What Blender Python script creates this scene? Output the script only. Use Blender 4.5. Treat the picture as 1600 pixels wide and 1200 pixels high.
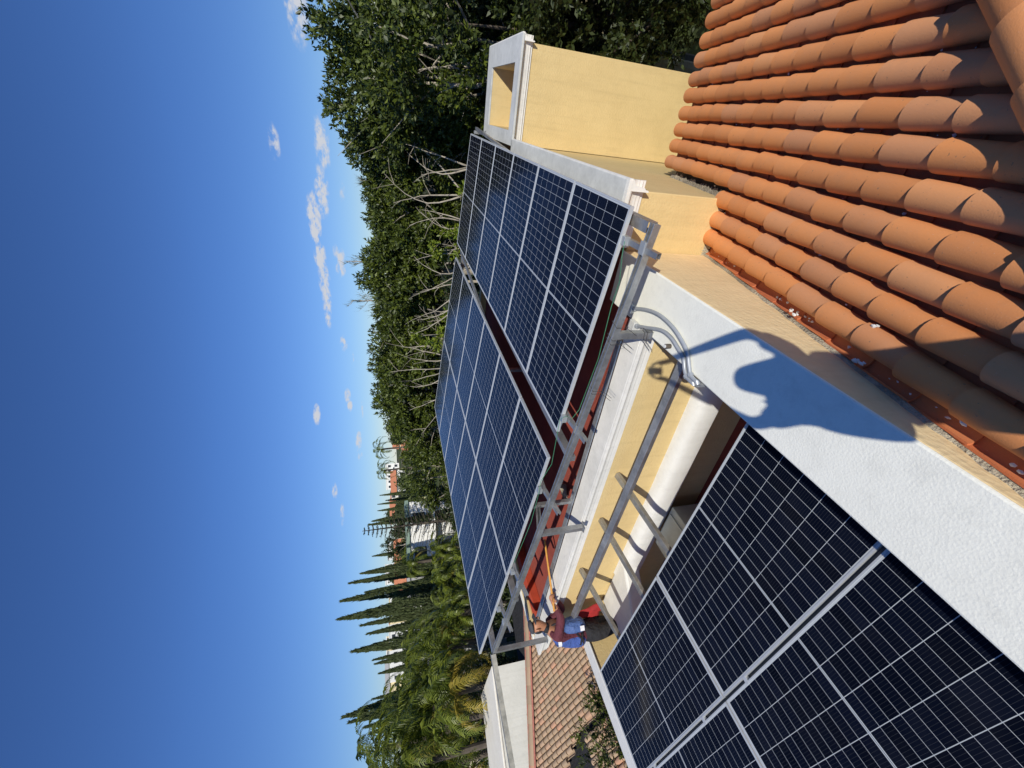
import bpy, math, random
import numpy as np
from mathutils import Vector, Matrix
for o in list(bpy.data.objects): bpy.data.objects.remove(o)
random.seed(7); rng = np.random.default_rng(7)
SC = bpy.context.scene; COL = SC.collection
R = math.radians
# ------------------------------------------------------------------ camera, sky, sun, exposure
F = 645.0
CM = np.array([[0.83, -0.1195, 0.5448], [0.5563, 0.2494, -0.7927], [-0.0411, 0.961, 0.2735]])
u_, s_, v_ = np.linalg.svd(CM); CM = u_ @ v_
cam = bpy.data.cameras.new('camera'); camo = bpy.data.objects.new('camera', cam); COL.objects.link(camo)
rt, up, bk = CM[:, 0], CM[:, 1], CM[:, 2]
camo.matrix_world = Matrix(((-up[0], rt[0], bk[0], 0), (-up[1], rt[1], bk[1], 0), (-up[2], rt[2], bk[2], 0), (0, 0, 0, 1)))
cam.sensor_fit = 'HORIZONTAL'; cam.sensor_width = 36; cam.lens = F / 1600 * 36
cam.clip_start = 0.02; cam.clip_end = 6000
SC.camera = camo
SC.render.resolution_x = 1024; SC.render.resolution_y = 768
SUN = Vector((0.4517, -0.6844, 0.5723)).normalized()
world = bpy.data.worlds.new('World'); SC.world = world; world.use_nodes = True
sl = bpy.data.lights.new('sun', 'SUN'); sl.energy = 4.7; sl.angle = R(0.5); sl.color = (1, 0.95, 0.85)
so = bpy.data.objects.new('sun', sl); COL.objects.link(so); so.rotation_euler = SUN.to_track_quat('Z', 'Y').to_euler()
SC.view_settings.view_transform = 'Standard'; SC.view_settings.look = 'None'
SC.view_settings.exposure = -0.1; SC.view_settings.gamma = 1

def ray(x, y):
    d = CM @ np.array([600 - y, 800 - x, -F]); return Vector(d / np.linalg.norm(d))
def at_z(x, y, z): r = ray(x, y); return r * (z / r.z)
def at_y(x, y, Y): r = ray(x, y); return r * (Y / r.y)
def at_d(x, y, d):                    # point at horizontal distance d
    r = ray(x, y); return r * (d / math.hypot(r.x, r.y))

def sky_nodes():
    nt = world.node_tree; N = nt.nodes; L = nt.links; N.clear()
    out = N.new('ShaderNodeOutputWorld'); bg = N.new('ShaderNodeBackground'); L.new(bg.outputs[0], out.inputs[0])
    sky = N.new('ShaderNodeTexSky'); sky.sky_type = 'NISHITA'; sky.sun_disc = False
    sky.sun_elevation = math.asin(SUN.z); sky.sun_rotation = math.atan2(SUN.x, SUN.y)
    sky.air_density = 1.05; sky.dust_density = 0.0; sky.ozone_density = 4.5; sky.altitude = 300
    bg.inputs[1].default_value = 0.098
    hs = N.new('ShaderNodeMix'); hs.data_type = 'RGBA'; hs.blend_type = 'MULTIPLY'; hs.inputs[0].default_value = 1; 
    tc0 = N.new('ShaderNodeTexCoord'); sz = N.new('ShaderNodeSeparateXYZ'); L.new(tc0.outputs['Generated'], sz.inputs[0])
    mr = N.new('ShaderNodeMapRange'); mr.inputs['From Min'].default_value = 0.02; mr.inputs['From Max'].default_value = 0.34; L.new(sz.outputs[2], mr.inputs[0])
    tm = N.new('ShaderNodeMix'); tm.data_type = 'RGBA'; L.new(mr.outputs[0], tm.inputs[0]); tm.inputs[6].default_value = (.56, .615, .77, 1); tm.inputs[7].default_value = (.585, .735, .975, 1); L.new(tm.outputs[2], hs.inputs[7])
    L.new(sky.outputs[0], hs.inputs[6])
    # small fair weather clouds: soft ellipses round chosen sky directions, broken up by noise
    tc = N.new('ShaderNodeTexCoord')
    nz = N.new('ShaderNodeTexNoise'); nz.inputs['Scale'].default_value = 42; nz.inputs['Detail'].default_value = 8; nz.inputs['Roughness'].default_value = 0.62
    mp = N.new('ShaderNodeMapping'); mp.inputs['Scale'].default_value = (1, 1, 2.2)
    L.new(tc.outputs['Generated'], mp.inputs[0]); L.new(mp.outputs[0], nz.inputs['Vector'])
    acc = None
    # (pixel x,y) centre, half length across, half height (radians), strength
    CL = [(490, 335, .045, .014, 1.0), (494, 362, .035, .012, 1.0), (503, 300, .055, .014, .85), (500, 400, .034, .012, 1.0), (506, 432, .038, .012, 1.0), (511, 470, .040, .010, 1.0), (513, 500, .022, .007, .8), (428, 222, .034, .010, .7), (503, 225, .055, .015, .8),
          (532, 412, .036, .012, .85), (525, 395, .02, .008, .6), (537, 536, .020, .008, 1.0), (495, 648, .024, .008, 1.0), (543, 618, .018, .007, .8), (547, 634, .014, .006, .9), (561, 690, .024, .008, .9), (563, 712, .016, .006, .6), (523, 768, .020, .006, .8), (535, 803, .026, .005, .6),
          (551, 560, .016, .004, .7), (566, 640, .020, .004, .7), (462, 5, .06, .02, .8), (536, 300, .05, .008, .35)]
    for (x, y, a, b, st) in CL:
        c = ray(x, y); e1 = Vector((c.y, -c.x, 0)).normalized(); e2 = c.cross(e1)
        def dot(e, k):
            v = N.new('ShaderNodeVectorMath'); v.operation = 'DOT_PRODUCT'; L.new(tc.outputs['Generated'], v.inputs[0]); v.inputs[1].default_value = e / k
            return v.outputs['Value']
        def m(op, p, q=None):
            n = N.new('ShaderNodeMath'); n.operation = op
            for i, w in enumerate((p, q)):
                if w is None: continue
                if isinstance(w, (int, float)): n.inputs[i].default_value = w
                else: L.new(w, n.inputs[i])
            return n.outputs[0]
        d2 = m('ADD', m('POWER', dot(e1, a), 2.0), m('POWER', dot(e2, b), 2.0))
        s = m('SUBTRACT', 1.0, m('MULTIPLY', d2, 0.7))
        s = m('MAXIMUM', m('MULTIPLY', s, m('GREATER_THAN', dot(c, 1.0), 0.0)), 0.0)
        s = m('MULTIPLY', s, st)
        acc = s if acc is None else m('MAXIMUM', acc, s)
    w = m('MULTIPLY', acc, m('SUBTRACT', m('MULTIPLY', nz.outputs[0], 5.2), 1.75))
    rp = N.new('ShaderNodeValToRGB'); rp.color_ramp.elements[0].position = 0.14; rp.color_ramp.elements[1].position = 0.95
    rp.color_ramp.interpolation = 'EASE'; L.new(w, rp.inputs[0])
    mx = N.new('ShaderNodeMix'); mx.data_type = 'RGBA'; L.new(rp.outputs[0], mx.inputs[0])
    gm = N.new('ShaderNodeGamma'); gm.inputs[1].default_value = 1.14; L.new(hs.outputs[2], gm.inputs[0]); L.new(gm.outputs[0], mx.inputs[6]); mx.inputs[7].default_value = (6.6, 6.9, 7.6, 1)
    L.new(mx.outputs[2], bg.inputs[0])
sky_nodes()

# ------------------------------------------------------------------ materials
class NT:
    def __init__(s, name):
        s.m = bpy.data.materials.new(name); s.m.use_nodes = True; s.t = s.m.node_tree; s.N = s.t.nodes; s.L = s.t.links
        s.b = s.N['Principled BSDF']
    def n(s, typ, **k):
        x = s.N.new(typ)
        for a, v in k.items(): setattr(x, a, v)
        return x
    def link(s, a, b): s.L.new(a, b)
    def math(s, op, a, b=None, c=None, clamp=False):
        n = s.N.new('ShaderNodeMath'); n.operation = op; n.use_clamp = clamp
        for i, w in enumerate((a, b, c)):
            if w is None: continue
            if isinstance(w, (int, float)): n.inputs[i].default_value = w
            else: s.L.new(w, n.inputs[i])
        return n.outputs[0]
    def noise(s, scale, detail=5, rough=.55, coord='Object', vec=None, stretch=None):
        tc = s.N.new('ShaderNodeTexCoord'); nz = s.N.new('ShaderNodeTexNoise')
        nz.inputs['Scale'].default_value = scale; nz.inputs['Detail'].default_value = detail; nz.inputs['Roughness'].default_value = rough
        src = tc.outputs[coord]
        if stretch:
            mp = s.N.new('ShaderNodeMapping'); mp.inputs['Scale'].default_value = stretch; s.L.new(src, mp.inputs[0]); src = mp.outputs[0]
        s.L.new(src, nz.inputs['Vector']); return nz.outputs[0]
    def ramp(s, fac, stops, interp='LINEAR'):
        r = s.N.new('ShaderNodeValToRGB'); cr = r.color_ramp; cr.interpolation = interp
        while len(cr.elements) < len(stops): cr.elements.new(.5)
        for e, (p, c) in zip(cr.elements, stops): e.position = p; e.color = (c[0], c[1], c[2], 1) if not isinstance(c, (int, float)) else (c, c, c, 1)
        s.L.new(fac, r.inputs[0]); return r.outputs[0]
    def mix(s, fac, a, b, mode='MIX'):
        n = s.N.new('ShaderNodeMix'); n.data_type = 'RGBA'; n.blend_type = mode
        for i, w in ((0, fac), (6, a), (7, b)):
            if isinstance(w, (int, float)): n.inputs[i].default_value = w
            elif isinstance(w, tuple): n.inputs[i].default_value = (*w, 1)
            else: s.L.new(w, n.inputs[i])
        return n.outputs[2]
    def bump(s, h, strength=.5, dist=.01):
        b = s.N.new('ShaderNodeBump'); b.inputs['Strength'].default_value = strength; b.inputs['Distance'].default_value = dist
        s.L.new(h, b.inputs['Height']); s.L.new(b.outputs[0], s.b.inputs['Normal'])
    def col(s, c): 
        if isinstance(c, tuple): s.b.inputs['Base Color'].default_value = (*c, 1)
        else: s.L.new(c, s.b.inputs['Base Color'])
    def set(s, rough=None, metal=None, spec=None):
        for k, v in (('Roughness', rough), ('Metallic', metal), ('Specular IOR Level', spec)):
            if v is None: continue
            if isinstance(v, (int, float)): s.b.inputs[k].default_value = v
            else: s.L.new(v, s.b.inputs[k])

def stucco(name, base, dark, sc=60, bs=.5, bd=.006, stain=(.42, .75), rough=.9, stretch=None):
    t = NT(name)
    n1 = t.noise(1.3, 7, .62); n2 = t.noise(sc, 4, .6, stretch=stretch); n3 = t.noise(9, 4, .6)
    f = t.math('ADD', t.math('MULTIPLY', n1, .65), t.math('MULTIPLY', n3, .35))
    c = t.ramp(f, [(stain[0] - .1, dark), (stain[1] - .15, base), (1, tuple(min(1, x * 1.05) for x in base))])
    st = t.noise(1, 5, .7, stretch=(11, 11, .7)); c = t.mix(t.ramp(st, [(.5, 0), (.78, .35)]), c, tuple(x * .72 for x in dark))
    t.col(c); t.set(rough=rough, spec=.25)
    vor = t.n('ShaderNodeTexVoronoi'); vor.inputs['Scale'].default_value = sc * .7
    tc = t.n('ShaderNodeTexCoord'); t.link(tc.outputs['Object'], vor.inputs['Vector'])
    h = t.math('ADD', n2, t.math('MULTIPLY', vor.outputs['Distance'], .5)); t.bump(h, bs, bd)
    return t.m
def plain(name, c, rough=.6, metal=0, var=.12, sc=14, bump=0, spec=None, bd=.005):
    t = NT(name); n = t.noise(sc, 5, .6)
    t.col(t.ramp(n, [(.3, tuple(x * (1 - var) for x in c)), (.7, tuple(min(1, x * (1 + var)) for x in c))]))
    t.set(rough=rough, metal=metal, spec=spec)
    if bump: t.bump(t.noise(sc * 3, 4), bump, bd)
    return t.m
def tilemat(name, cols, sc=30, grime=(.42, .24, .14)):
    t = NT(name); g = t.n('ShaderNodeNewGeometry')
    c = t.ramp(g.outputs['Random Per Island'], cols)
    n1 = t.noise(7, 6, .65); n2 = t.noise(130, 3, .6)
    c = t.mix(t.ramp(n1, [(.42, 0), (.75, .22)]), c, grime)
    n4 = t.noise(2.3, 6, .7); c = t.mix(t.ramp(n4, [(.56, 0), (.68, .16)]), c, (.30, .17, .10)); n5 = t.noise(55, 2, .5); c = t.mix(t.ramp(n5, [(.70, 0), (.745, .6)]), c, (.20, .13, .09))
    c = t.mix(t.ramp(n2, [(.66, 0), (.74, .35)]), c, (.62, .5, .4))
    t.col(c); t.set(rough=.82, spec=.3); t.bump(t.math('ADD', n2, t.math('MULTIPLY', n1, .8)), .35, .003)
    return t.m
def galv(name, c=(.42, .43, .43), rough=.36):
    t = NT(name); vor = t.n('ShaderNodeTexVoronoi'); vor.inputs['Scale'].default_value = 38
    tc = t.n('ShaderNodeTexCoord'); t.link(tc.outputs['Object'], vor.inputs['Vector'])
    n = t.noise(5, 6, .65)
    k = t.math('ADD', t.math('MULTIPLY', vor.outputs['Color'], .2), t.math('MULTIPLY', n, .7))
    t.col(t.ramp(k, [(.25, tuple(x * .75 for x in c)), (.7, tuple(min(1, x * 1.3) for x in c))]))
    t.set(rough=t.ramp(n, [(.3, rough - .08), (.75, rough + .2)]), metal=.75)
    return t.m
def leafmat(name, c1, c2, c3, rough=.38, trans=.25):
    t = NT(name); g = t.n('ShaderNodeNewGeometry')
    c = t.ramp(g.outputs['Random Per Island'], [(0, c1), (.6, c2), (1, c3)])
    n = t.noise(.9, 3, .5); c = t.mix(t.ramp(n, [(.35, 0), (.7, .6)]), c, c3)
    t.col(c); t.set(rough=rough, spec=.45)
    tr = t.n('ShaderNodeBsdfTranslucent'); t.link(t.mix(.5, c, (.10, .2, .015)), tr.inputs[0])
    mx = t.n('ShaderNodeMixShader'); mx.inputs[0].default_value = trans
    t.link(t.b.outputs[0], mx.inputs[1]); t.link(tr.outputs[0], mx.inputs[2])
    t.link(mx.outputs[0], t.N['Material Output'].inputs[0])
    return t.m

PL, PW, PG = 2.278, 1.134, .02
def solar_glass():
    t = NT('solar_cells'); tc = t.n('ShaderNodeTexCoord'); sp = t.n('ShaderNodeSeparateXYZ'); t.link(tc.outputs['Object'], sp.inputs[0])
    X = sp.outputs[0]; Y = sp.outputs[1]          # local: x from -PL/2..PL/2, y -PW/2..PW/2
    mg = .009                                     # half of the wide middle gap
    hx = (PL / 2 - .026 - mg) / 12; hy = (PW - .044) / 6
    ax = t.math('SUBTRACT', t.math('ABSOLUTE', X), mg)
    def line(coord, pitch, w):
        f = t.math('ABSOLUTE', t.math('SUBTRACT', t.math('FRACT', t.math('ADD', t.math('DIVIDE', coord, pitch), 0.5)), 0.5))
        return t.math('LESS_THAN', t.math('MULTIPLY', f, pitch), w)
    lx = line(ax, hx, .0014); ly = line(Y, hy, .0019)
    mid = t.math('MULTIPLY', t.math('LESS_THAN', ax, 0.0), t.math('GREATER_THAN', t.math('ABSOLUTE', X), .0018))
    edge = t.math('MAXIMUM', t.math('GREATER_THAN', t.math('ABSOLUTE', X), PL / 2 - .025), t.math('GREATER_THAN', t.math('ABSOLUTE', Y), PW / 2 - .021))
    g = t.math('MAXIMUM', t.math('MAXIMUM', lx, ly), t.math('MAXIMUM', mid, edge))
    bus = line(Y, hy / 10, .00045)
    n = t.noise(2.2, 4, .6); n2 = t.noise(90, 3)
    oi = t.n('ShaderNodeObjectInfo')
    cx = t.math('FLOOR', t.math('DIVIDE', ax, hx)); cy = t.math('FLOOR', t.math('DIVIDE', Y, hy))
    wn = t.n('ShaderNodeTexWhiteNoise'); cb = t.n('ShaderNodeCombineXYZ'); t.link(cx, cb.inputs[0]); t.link(cy, cb.inputs[1]); t.link(oi.outputs['Random'], cb.inputs[2]); t.link(cb.outputs[0], wn.inputs['Vector'])
    cell = t.ramp(wn.outputs['Value'], [(0, (.0022, .0032, .0075)), (.5, (.003, .0045, .011)), (1, (.0045, .0065, .015))])
    cell = t.mix(t.math('MULTIPLY', bus, .28), cell, (.14, .15, .17))
    c = t.mix(g, cell, (.45, .48, .50))
    dust = t.math('MULTIPLY', t.ramp(n, [(.45, 0), (.8, 1)]), .010)
    c = t.mix(dust, c, (.45, .42, .38))
    t.col(c); t.set(rough=t.ramp(n, [(.3, .10), (.8, .17)]), spec=.13)
    t.b.inputs['IOR'].default_value = 1.38
    return t.m

M = {}
M['yellow'] = stucco('yellow_stucco', (.68, .52, .25), (.61, .46, .215), 55, .55, .007)
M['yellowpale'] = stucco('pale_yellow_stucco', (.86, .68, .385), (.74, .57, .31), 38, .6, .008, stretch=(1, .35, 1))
M['yellowdim'] = stucco('yellow_shaft_stucco', (.62, .42, .18), (.5, .33, .14), 55, .5, .006)
M['white'] = stucco('white_stucco', (.87, .86, .755), (.79, .78, .685), 95, .38, .004, stain=(.4, .8))
M['cornice'] = stucco('cornice_plaster', (.80, .78, .72), (.64, .63, .58), 50, .3, .003)
M['greycap'] = stucco('weathered_cap', (.60, .61, .58), (.43, .44, .42), 22, .35, .004)
M['membrane'] = stucco('white_membrane', (.72, .72, .69), (.64, .64, .61), 8, .35, .012, rough=.6)
M['red'] = stucco('red_waterproofing', (.33, .075, .05), (.24, .055, .04), 30, .3, .003)
M['redbright'] = stucco('bright_red_paint', (.5, .075, .035), (.4, .06, .03), 30, .3, .003)
M['flash'] = plain('faded_red_flashing', (.42, .16, .12), .8, 0, .2)
M['cream'] = stucco('cream_wall', (.80, .76, .66), (.72, .68, .58), 30, .3, .004)
M['nwall'] = stucco('pale_wall', (.66, .65, .58), (.58, .57, .5), 24, .5, .006)
M['tile'] = tilemat('terracotta_tiles', [(0, (.60, .235, .082)), (.3, (.68, .27, .092)), (.6, (.72, .29, .10)), (.78, (.56, .245, .11)), (.9, (.64, .29, .13)), (1, (.76, .33, .12))])
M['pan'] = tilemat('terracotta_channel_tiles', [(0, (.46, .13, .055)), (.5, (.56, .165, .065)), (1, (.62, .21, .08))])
M['tile2'] = tilemat('weathered_tiles', [(0, (.34, .245, .155)), (.45, (.42, .30, .19)), (.8, (.46, .32, .205)), (1, (.52, .29, .18))], grime=(.34, .26, .18))
M['mortar'] = stucco('cracked_mortar', (.62, .56, .42), (.28, .25, .19), 70, 1.0, .02, stain=(.55, .8))
M['galv'] = galv('galvanised_steel')
M['galv2'] = galv('weathered_steel', (.42, .40, .34), .5)
M['alu'] = plain('aluminium', (.60, .62, .62), .4, .35, .05, 20)
M['alug'] = plain('aluminium_edge', (.40, .42, .42), .45, .4, .05, 20)
M['glass'] = solar_glass()
M['shaderail'] = plain('slot_shade_rail', (.07, .075, .08), .5, .3)  # aluminium rail coloured near black for the shade inside the slot
M['back'] = plain('backsheet', (.7, .7, .7), .6)
M['tubegrey'] = plain('grey_conduit', (.36, .38, .40), .4, .2, .08)
M['boxgrey'] = plain('junction_box_grey', (.58, .58, .54), .5)
M['green'] = plain('green_wire', (.06, .25, .13), .5)
M['black'] = plain('black_plastic', (.02, .02, .022), .5)
M['wire'] = plain('tie_wire', (.05, .045, .04), .6)
M['cabinet'] = plain('cabinet_metal', (.40, .43, .40), .4, .3, .1, 5)
M['skin'] = plain('skin', (.42, .19, .10), .55, 0, .08)
M['maroon'] = plain('maroon_cloth', (.115, .024, .035), .85, 0, .2, 5, .9, bd=.05)
M['blue'] = plain('blue_cloth', (.055, .105, .34), .8, 0, .15, 5, .9, bd=.05)
M['bagblue'] = plain('bag_nylon', (.07, .13, .32), .6, 0, .2, 5, .9, bd=.05)
M['whitecloth'] = plain('reflective_strip', (.8, .8, .8), .5)
M['blackcloth'] = plain('black_cloth', (.016, .016, .018), .85, 0, .25, 5, .9, bd=.05)
M['cap'] = plain('charcoal_cap', (.045, .047, .055), .8, 0, .15)
M['redcloth'] = plain('red_cloth', (.35, .02, .02), .8, 0, .2, 15, .3)
M['wood'] = plain('orange_wood', (.68, .33, .07), .5, 0, .12, 25)
M['bark'] = plain('grey_bark', (.36, .32, .25), .9, 0, .3, 7, .5)
M['darkbark'] = plain('dark_bark', (.10, .08, .06), .9, 0, .3, 7, .5)
M['ficus'] = leafmat('ficus_leaves', (.013, .022, .004), (.034, .054, .006), (.115, .145, .014), .5, .08)
M['ficus2'] = leafmat('broad_dark_leaves', (.012, .021, .005), (.022, .036, .006), (.045, .062, .010), .55, .05)
M['ygreen'] = leafmat('yellow_green_leaves', (.09, .15, .015), (.15, .21, .02), (.24, .28, .03), .4)
M['cyp'] = leafmat('cypress_foliage', (.034, .05, .014), (.055, .075, .02), (.08, .10, .03), .75, .08)
M['palm'] = leafmat('palm_leaflets', (.035, .052, .006), (.085, .115, .010), (.19, .22, .024), .42, .2)
M['palmy'] = leafmat('yellowing_fronds', (.15, .15, .02), (.3, .24, .03), (.42, .30, .05), .45, .3)
M['cas'] = leafmat('grey_feathery_foliage', (.12, .13, .08), (.16, .17, .10), (.2, .21, .13), .6, .3)
M['hwhite'] = plain('house_white', (.78, .77, .72), .8, 0, .06, 3)
M['hcream'] = plain('house_cream', (.76, .64, .38), .8, 0, .06, 3)
M['horange'] = plain('house_orange_roof', (.55, .21, .10), .8, 0, .2, 6)
M['hterra'] = plain('house_terracotta_wall', (.5, .26, .16), .8, 0, .1, 3)
M['hgreen'] = plain('house_green_roof', (.20, .28, .22), .7, 0, .1, 3)
M['hdark'] = plain('dark_window', (.03, .035, .04), .2)
M['hgrey'] = plain('house_grey', (.38, .38, .37), .8, 0, .1, 3)
M['asphalt'] = plain('asphalt', (.06, .06, .06), .9)

def ground_mat():
    t = NT('hillside_soil'); n = t.noise(.09, 8, .65); n2 = t.noise(1.7, 6, .6)
    c = t.ramp(n, [(.3, (.035, .055, .018)), (.5, (.06, .08, .03)), (.62, (.14, .12, .075)), (.8, (.22, .19, .13))])
    c = t.mix(t.ramp(n2, [(.4, 0), (.7, .5)]), c, (.05, .06, .025)); t.col(c); t.set(rough=.95, spec=.1); t.bump(n2, .6, .2)
    return t.m
M['ground'] = ground_mat()

# ------------------------------------------------------------------ mesh helpers
class MB:
    def __init__(s): s.v = []; s.f = []
    def add(s, vs, fs):
        o = len(s.v); s.v += [tuple(p) for p in vs]; s.f += [tuple(i + o for i in q) for q in fs]; return s
    def box(s, a, b):
        x0, y0, z0 = a; x1, y1, z1 = b
        return s.add([(x0, y0, z0), (x1, y0, z0), (x1, y1, z0), (x0, y1, z0), (x0, y0, z1), (x1, y0, z1), (x1, y1, z1), (x0, y1, z1)],
                     [(3, 2, 1, 0), (4, 5, 6, 7), (0, 1, 5, 4), (1, 2, 6, 5), (2, 3, 7, 6), (3, 0, 4, 7)])
    def beam(s, p, q, w, h, upv=(0, 0, 1)):
        p = Vector(p); q = Vector(q); d = (q - p).normalized(); sd = d.cross(Vector(upv)).normalized(); u = sd.cross(d)
        vs = [c + sd * (w / 2 * a) + u * (h / 2 * b) for c in (p, q) for a, b in ((-1, -1), (1, -1), (1, 1), (-1, 1))]
        return s.add(vs, [(0, 1, 2, 3), (7, 6, 5, 4), (0, 4, 5, 1), (1, 5, 6, 2), (2, 6, 7, 3), (3, 7, 4, 0)])
    def channel(s, p, q, w, h, t=.004, upv=(0, 0, 1)):       # open C profile, two flanges and a web with lips
        p = Vector(p); q = Vector(q); d = (q - p).normalized(); sd = d.cross(Vector(upv)).normalized(); u = sd.cross(d)
        lip = h * .22
        prof = [(-w/2, -h/2), (w/2, -h/2), (w/2, -h/2+lip), (w/2-t, -h/2+lip), (w/2-t, -h/2+t), (-w/2+t, -h/2+t), (-w/2+t, h/2-t), (w/2-t, h/2-t), (w/2-t, h/2-lip), (w/2, h/2-lip), (w/2, h/2), (-w/2, h/2)]
        return s.extrude([(p + sd * a + u * b) for a, b in prof], q - p)
    def extrude(s, loop, dv):
        n = len(loop); dv = Vector(dv); vs = list(loop) + [Vector(x) + dv for x in loop]
        return s.add(vs, [tuple(range(n))[::-1], tuple(range(n, 2 * n))] + [(i, (i + 1) % n, n + (i + 1) % n, n + i) for i in range(n)])
    def tube(s, pts, r, n=8, cap=True):
        pts = [Vector(p) for p in pts]; rs = r if isinstance(r, (list, tuple)) else [r] * len(pts); o = len(s.v); fs = []
        ref = Vector((0, 0, 1)); 
        for i, p in enumerate(pts):
            d = (pts[min(i + 1, len(pts) - 1)] - pts[max(i - 1, 0)]).normalized()
            if abs(d.dot(ref)) > .98: ref = Vector((1, 0, 0))
            a = d.cross(ref).normalized(); b = a.cross(d); ref = b
            for k in range(n):
                t = 2 * math.pi * k / n; s.v.append(tuple(p + (a * math.cos(t) + b * math.sin(t)) * rs[i]))
        for i in range(len(pts) - 1):
            for k in range(n): fs.append((o + i * n + k, o + i * n + (k + 1) % n, o + (i + 1) * n + (k + 1) % n, o + (i + 1) * n + k))
        if cap: fs.append(tuple(o + k for k in range(n))[::-1]); fs.append(tuple(o + (len(pts) - 1) * n + k for k in range(n)))
        s.f += fs; return s
    def obj(s, name, mat, parent=None, smooth=False, bevel=0, loc=None):
        me = bpy.data.meshes.new(name); me.from_pydata(s.v, [], s.f)
        me.materials.append(M[mat] if isinstance(mat, str) else mat)
        if smooth:
            me.polygons.foreach_set('use_smooth', [True] * len(me.polygons))
            try: me.set_sharp_from_angle(angle=R(40))
            except Exception: pass
        o = bpy.data.objects.new(name, me); COL.objects.link(o)
        if parent: o.parent = parent
        if loc is not None: o.location = loc
        if bevel:
            b = o.modifiers.new('bevel', 'BEVEL'); b.width = bevel; b.segments = 2; b.limit_method = 'ANGLE'
        return o
def empty(name, loc=(0, 0, 0)):
    o = bpy.data.objects.new(name, None); COL.objects.link(o); o.location = loc; o.empty_display_size = .1; return o
def tag(o, label, cat, group=None):
    o['label'] = label; o['category'] = cat
    if group: o['group'] = group
    return o
def kind(o, k='structure', label=None):
    o['kind'] = k
    if label: o['label'] = label
    return o
def loc_children(root, loc):       # move geometry built in world space under an empty placed at loc
    root.location = loc
    for c in root.children: c.matrix_parent_inverse = Matrix.Translation(-Vector(loc))

# ------------------------------------------------------------------ ground and hillside
def ground():
    n = 90; vs = []; fs = []
    def H(x, y):
        d = math.hypot(x, y)
        k = min(1, max(0, (d - 35) / 220)); h = -9.5 + 9.3 * (k * k * (3 - 2 * k))
        h += 1.6 * math.sin(x * .021 + 1) * math.cos(y * .017) * k + .25 * math.sin(x * .3) * math.sin(y * .23)
        return h
    rs = [0] + [3 * 1.095 ** i for i in range(76)]
    vs.append((0, 0, H(0, 0)))
    for r in rs[1:]:
        for k in range(n):
            t = 2 * math.pi * k / n; x, y = r * math.cos(t), r * math.sin(t); vs.append((x, y, H(x, y)))
    for k in range(n): fs.append((0, 1 + k, 1 + (k + 1) % n))
    for i in range(len(rs) - 2):
        for k in range(n):
            a = 1 + i * n; fs.append((a + k, a + n + k, a + n + (k + 1) % n, a + (k + 1) % n))
    m = MB(); m.add(vs, fs); kind(m.obj('ground', 'ground', smooth=True), 'structure'); return H
GH = ground()

# ------------------------------------------------------------------ barrel tile fields
def tile_field(O, A, D, cols, parent, cover_mat, pan_mat, pitch, expo, rc=(.066, .078), hc=.078, length=None, name=('cover_tiles', 'channel_tiles'), pans=True, jit=1.0, wallpan=False):
    """O origin on rim plane, A unit across, D unit down slope; cols = [(a, d_start, d_end)]"""
    O = Vector(O); A = Vector(A); D = Vector(D); Nn = A.cross(D).normalized()
    if Nn.z < 0: Nn = -Nn
    length = length or expo * 1.22; th = .011; mc = MB(); mp = MB(); K = 11
    def P(a, d, n): return O + A * a + D * d + Nn * n
    def barrel(mb, a0, d0, d1, w0, w1, h0, h1, n0, n1, sgn, rot=0):
        vs = []; fs = []
        for (d, w, h, n) in ((d0, w0, h0, n0), (d1, w1, h1, n1)):
            for inner in (0, 1):
                for k in range(K + 1):
                    t = math.pi * k / K; ww = w - th * inner; hh = h - th * inner
                    vs.append(P(a0 + rot * (d - d0) - ww * math.cos(t), d, n + sgn * hh * (math.sin(t) ** .85)))
        S = K + 1
        for k in range(K):
            fs.append((k, k + 1, 2 * S + k + 1, 2 * S + k)); fs.append((S + k + 1, S + k, 3 * S + k, 3 * S + k + 1))
            fs.append((k + 1, k, S + k, S + k + 1)); fs.append((2 * S + k, 2 * S + k + 1, 3 * S + k + 1, 3 * S + k))
        fs.append((0, 2 * S, 3 * S, S)); fs.append((K, S + K, 3 * S + K, 2 * S + K))
        mb.add(vs, fs)
    for (a, ds, de) in cols:
        d = de
        while d > ds - expo * .2:
            j = jit
            dj = random.uniform(-.006, .006) * j; aj = random.uniform(-.004, .004) * j; rot = random.uniform(-.012, .012) * j; hj = random.uniform(-.003, .003) * j
            barrel(mc, a + aj, d - length + dj, d + dj, rc[0], rc[1], hc - .012, hc + hj, -.004, .012, 1, rot)
            d -= expo
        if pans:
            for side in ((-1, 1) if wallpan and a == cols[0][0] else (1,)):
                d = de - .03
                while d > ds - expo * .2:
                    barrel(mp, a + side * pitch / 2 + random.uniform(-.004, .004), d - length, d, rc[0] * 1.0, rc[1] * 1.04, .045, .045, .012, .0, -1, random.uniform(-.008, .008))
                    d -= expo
    c = mc.obj(name[0], cover_mat, parent, smooth=True)
    p = mp.obj(name[1], pan_mat, parent, smooth=True) if pans else None
    return c, p, P

# ------------------------------------------------------------------ the main house
house = empty('house', (0, 0, -9.5))
def part(mb, name, mat, bevel=0, smooth=False, parent=None, label=None):
    o = mb.obj(name, mat, parent or house, smooth=smooth, bevel=bevel)
    if parent is None: o.matrix_parent_inverse = Matrix.Translation((0, 0, 9.5))
    if label: o['label'] = label
    return o
tag(house, 'yellow stucco house with white parapets, red flat roof and near orange tiled roof', 'house')
GZ = -9.6
YW = 3.04
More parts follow.
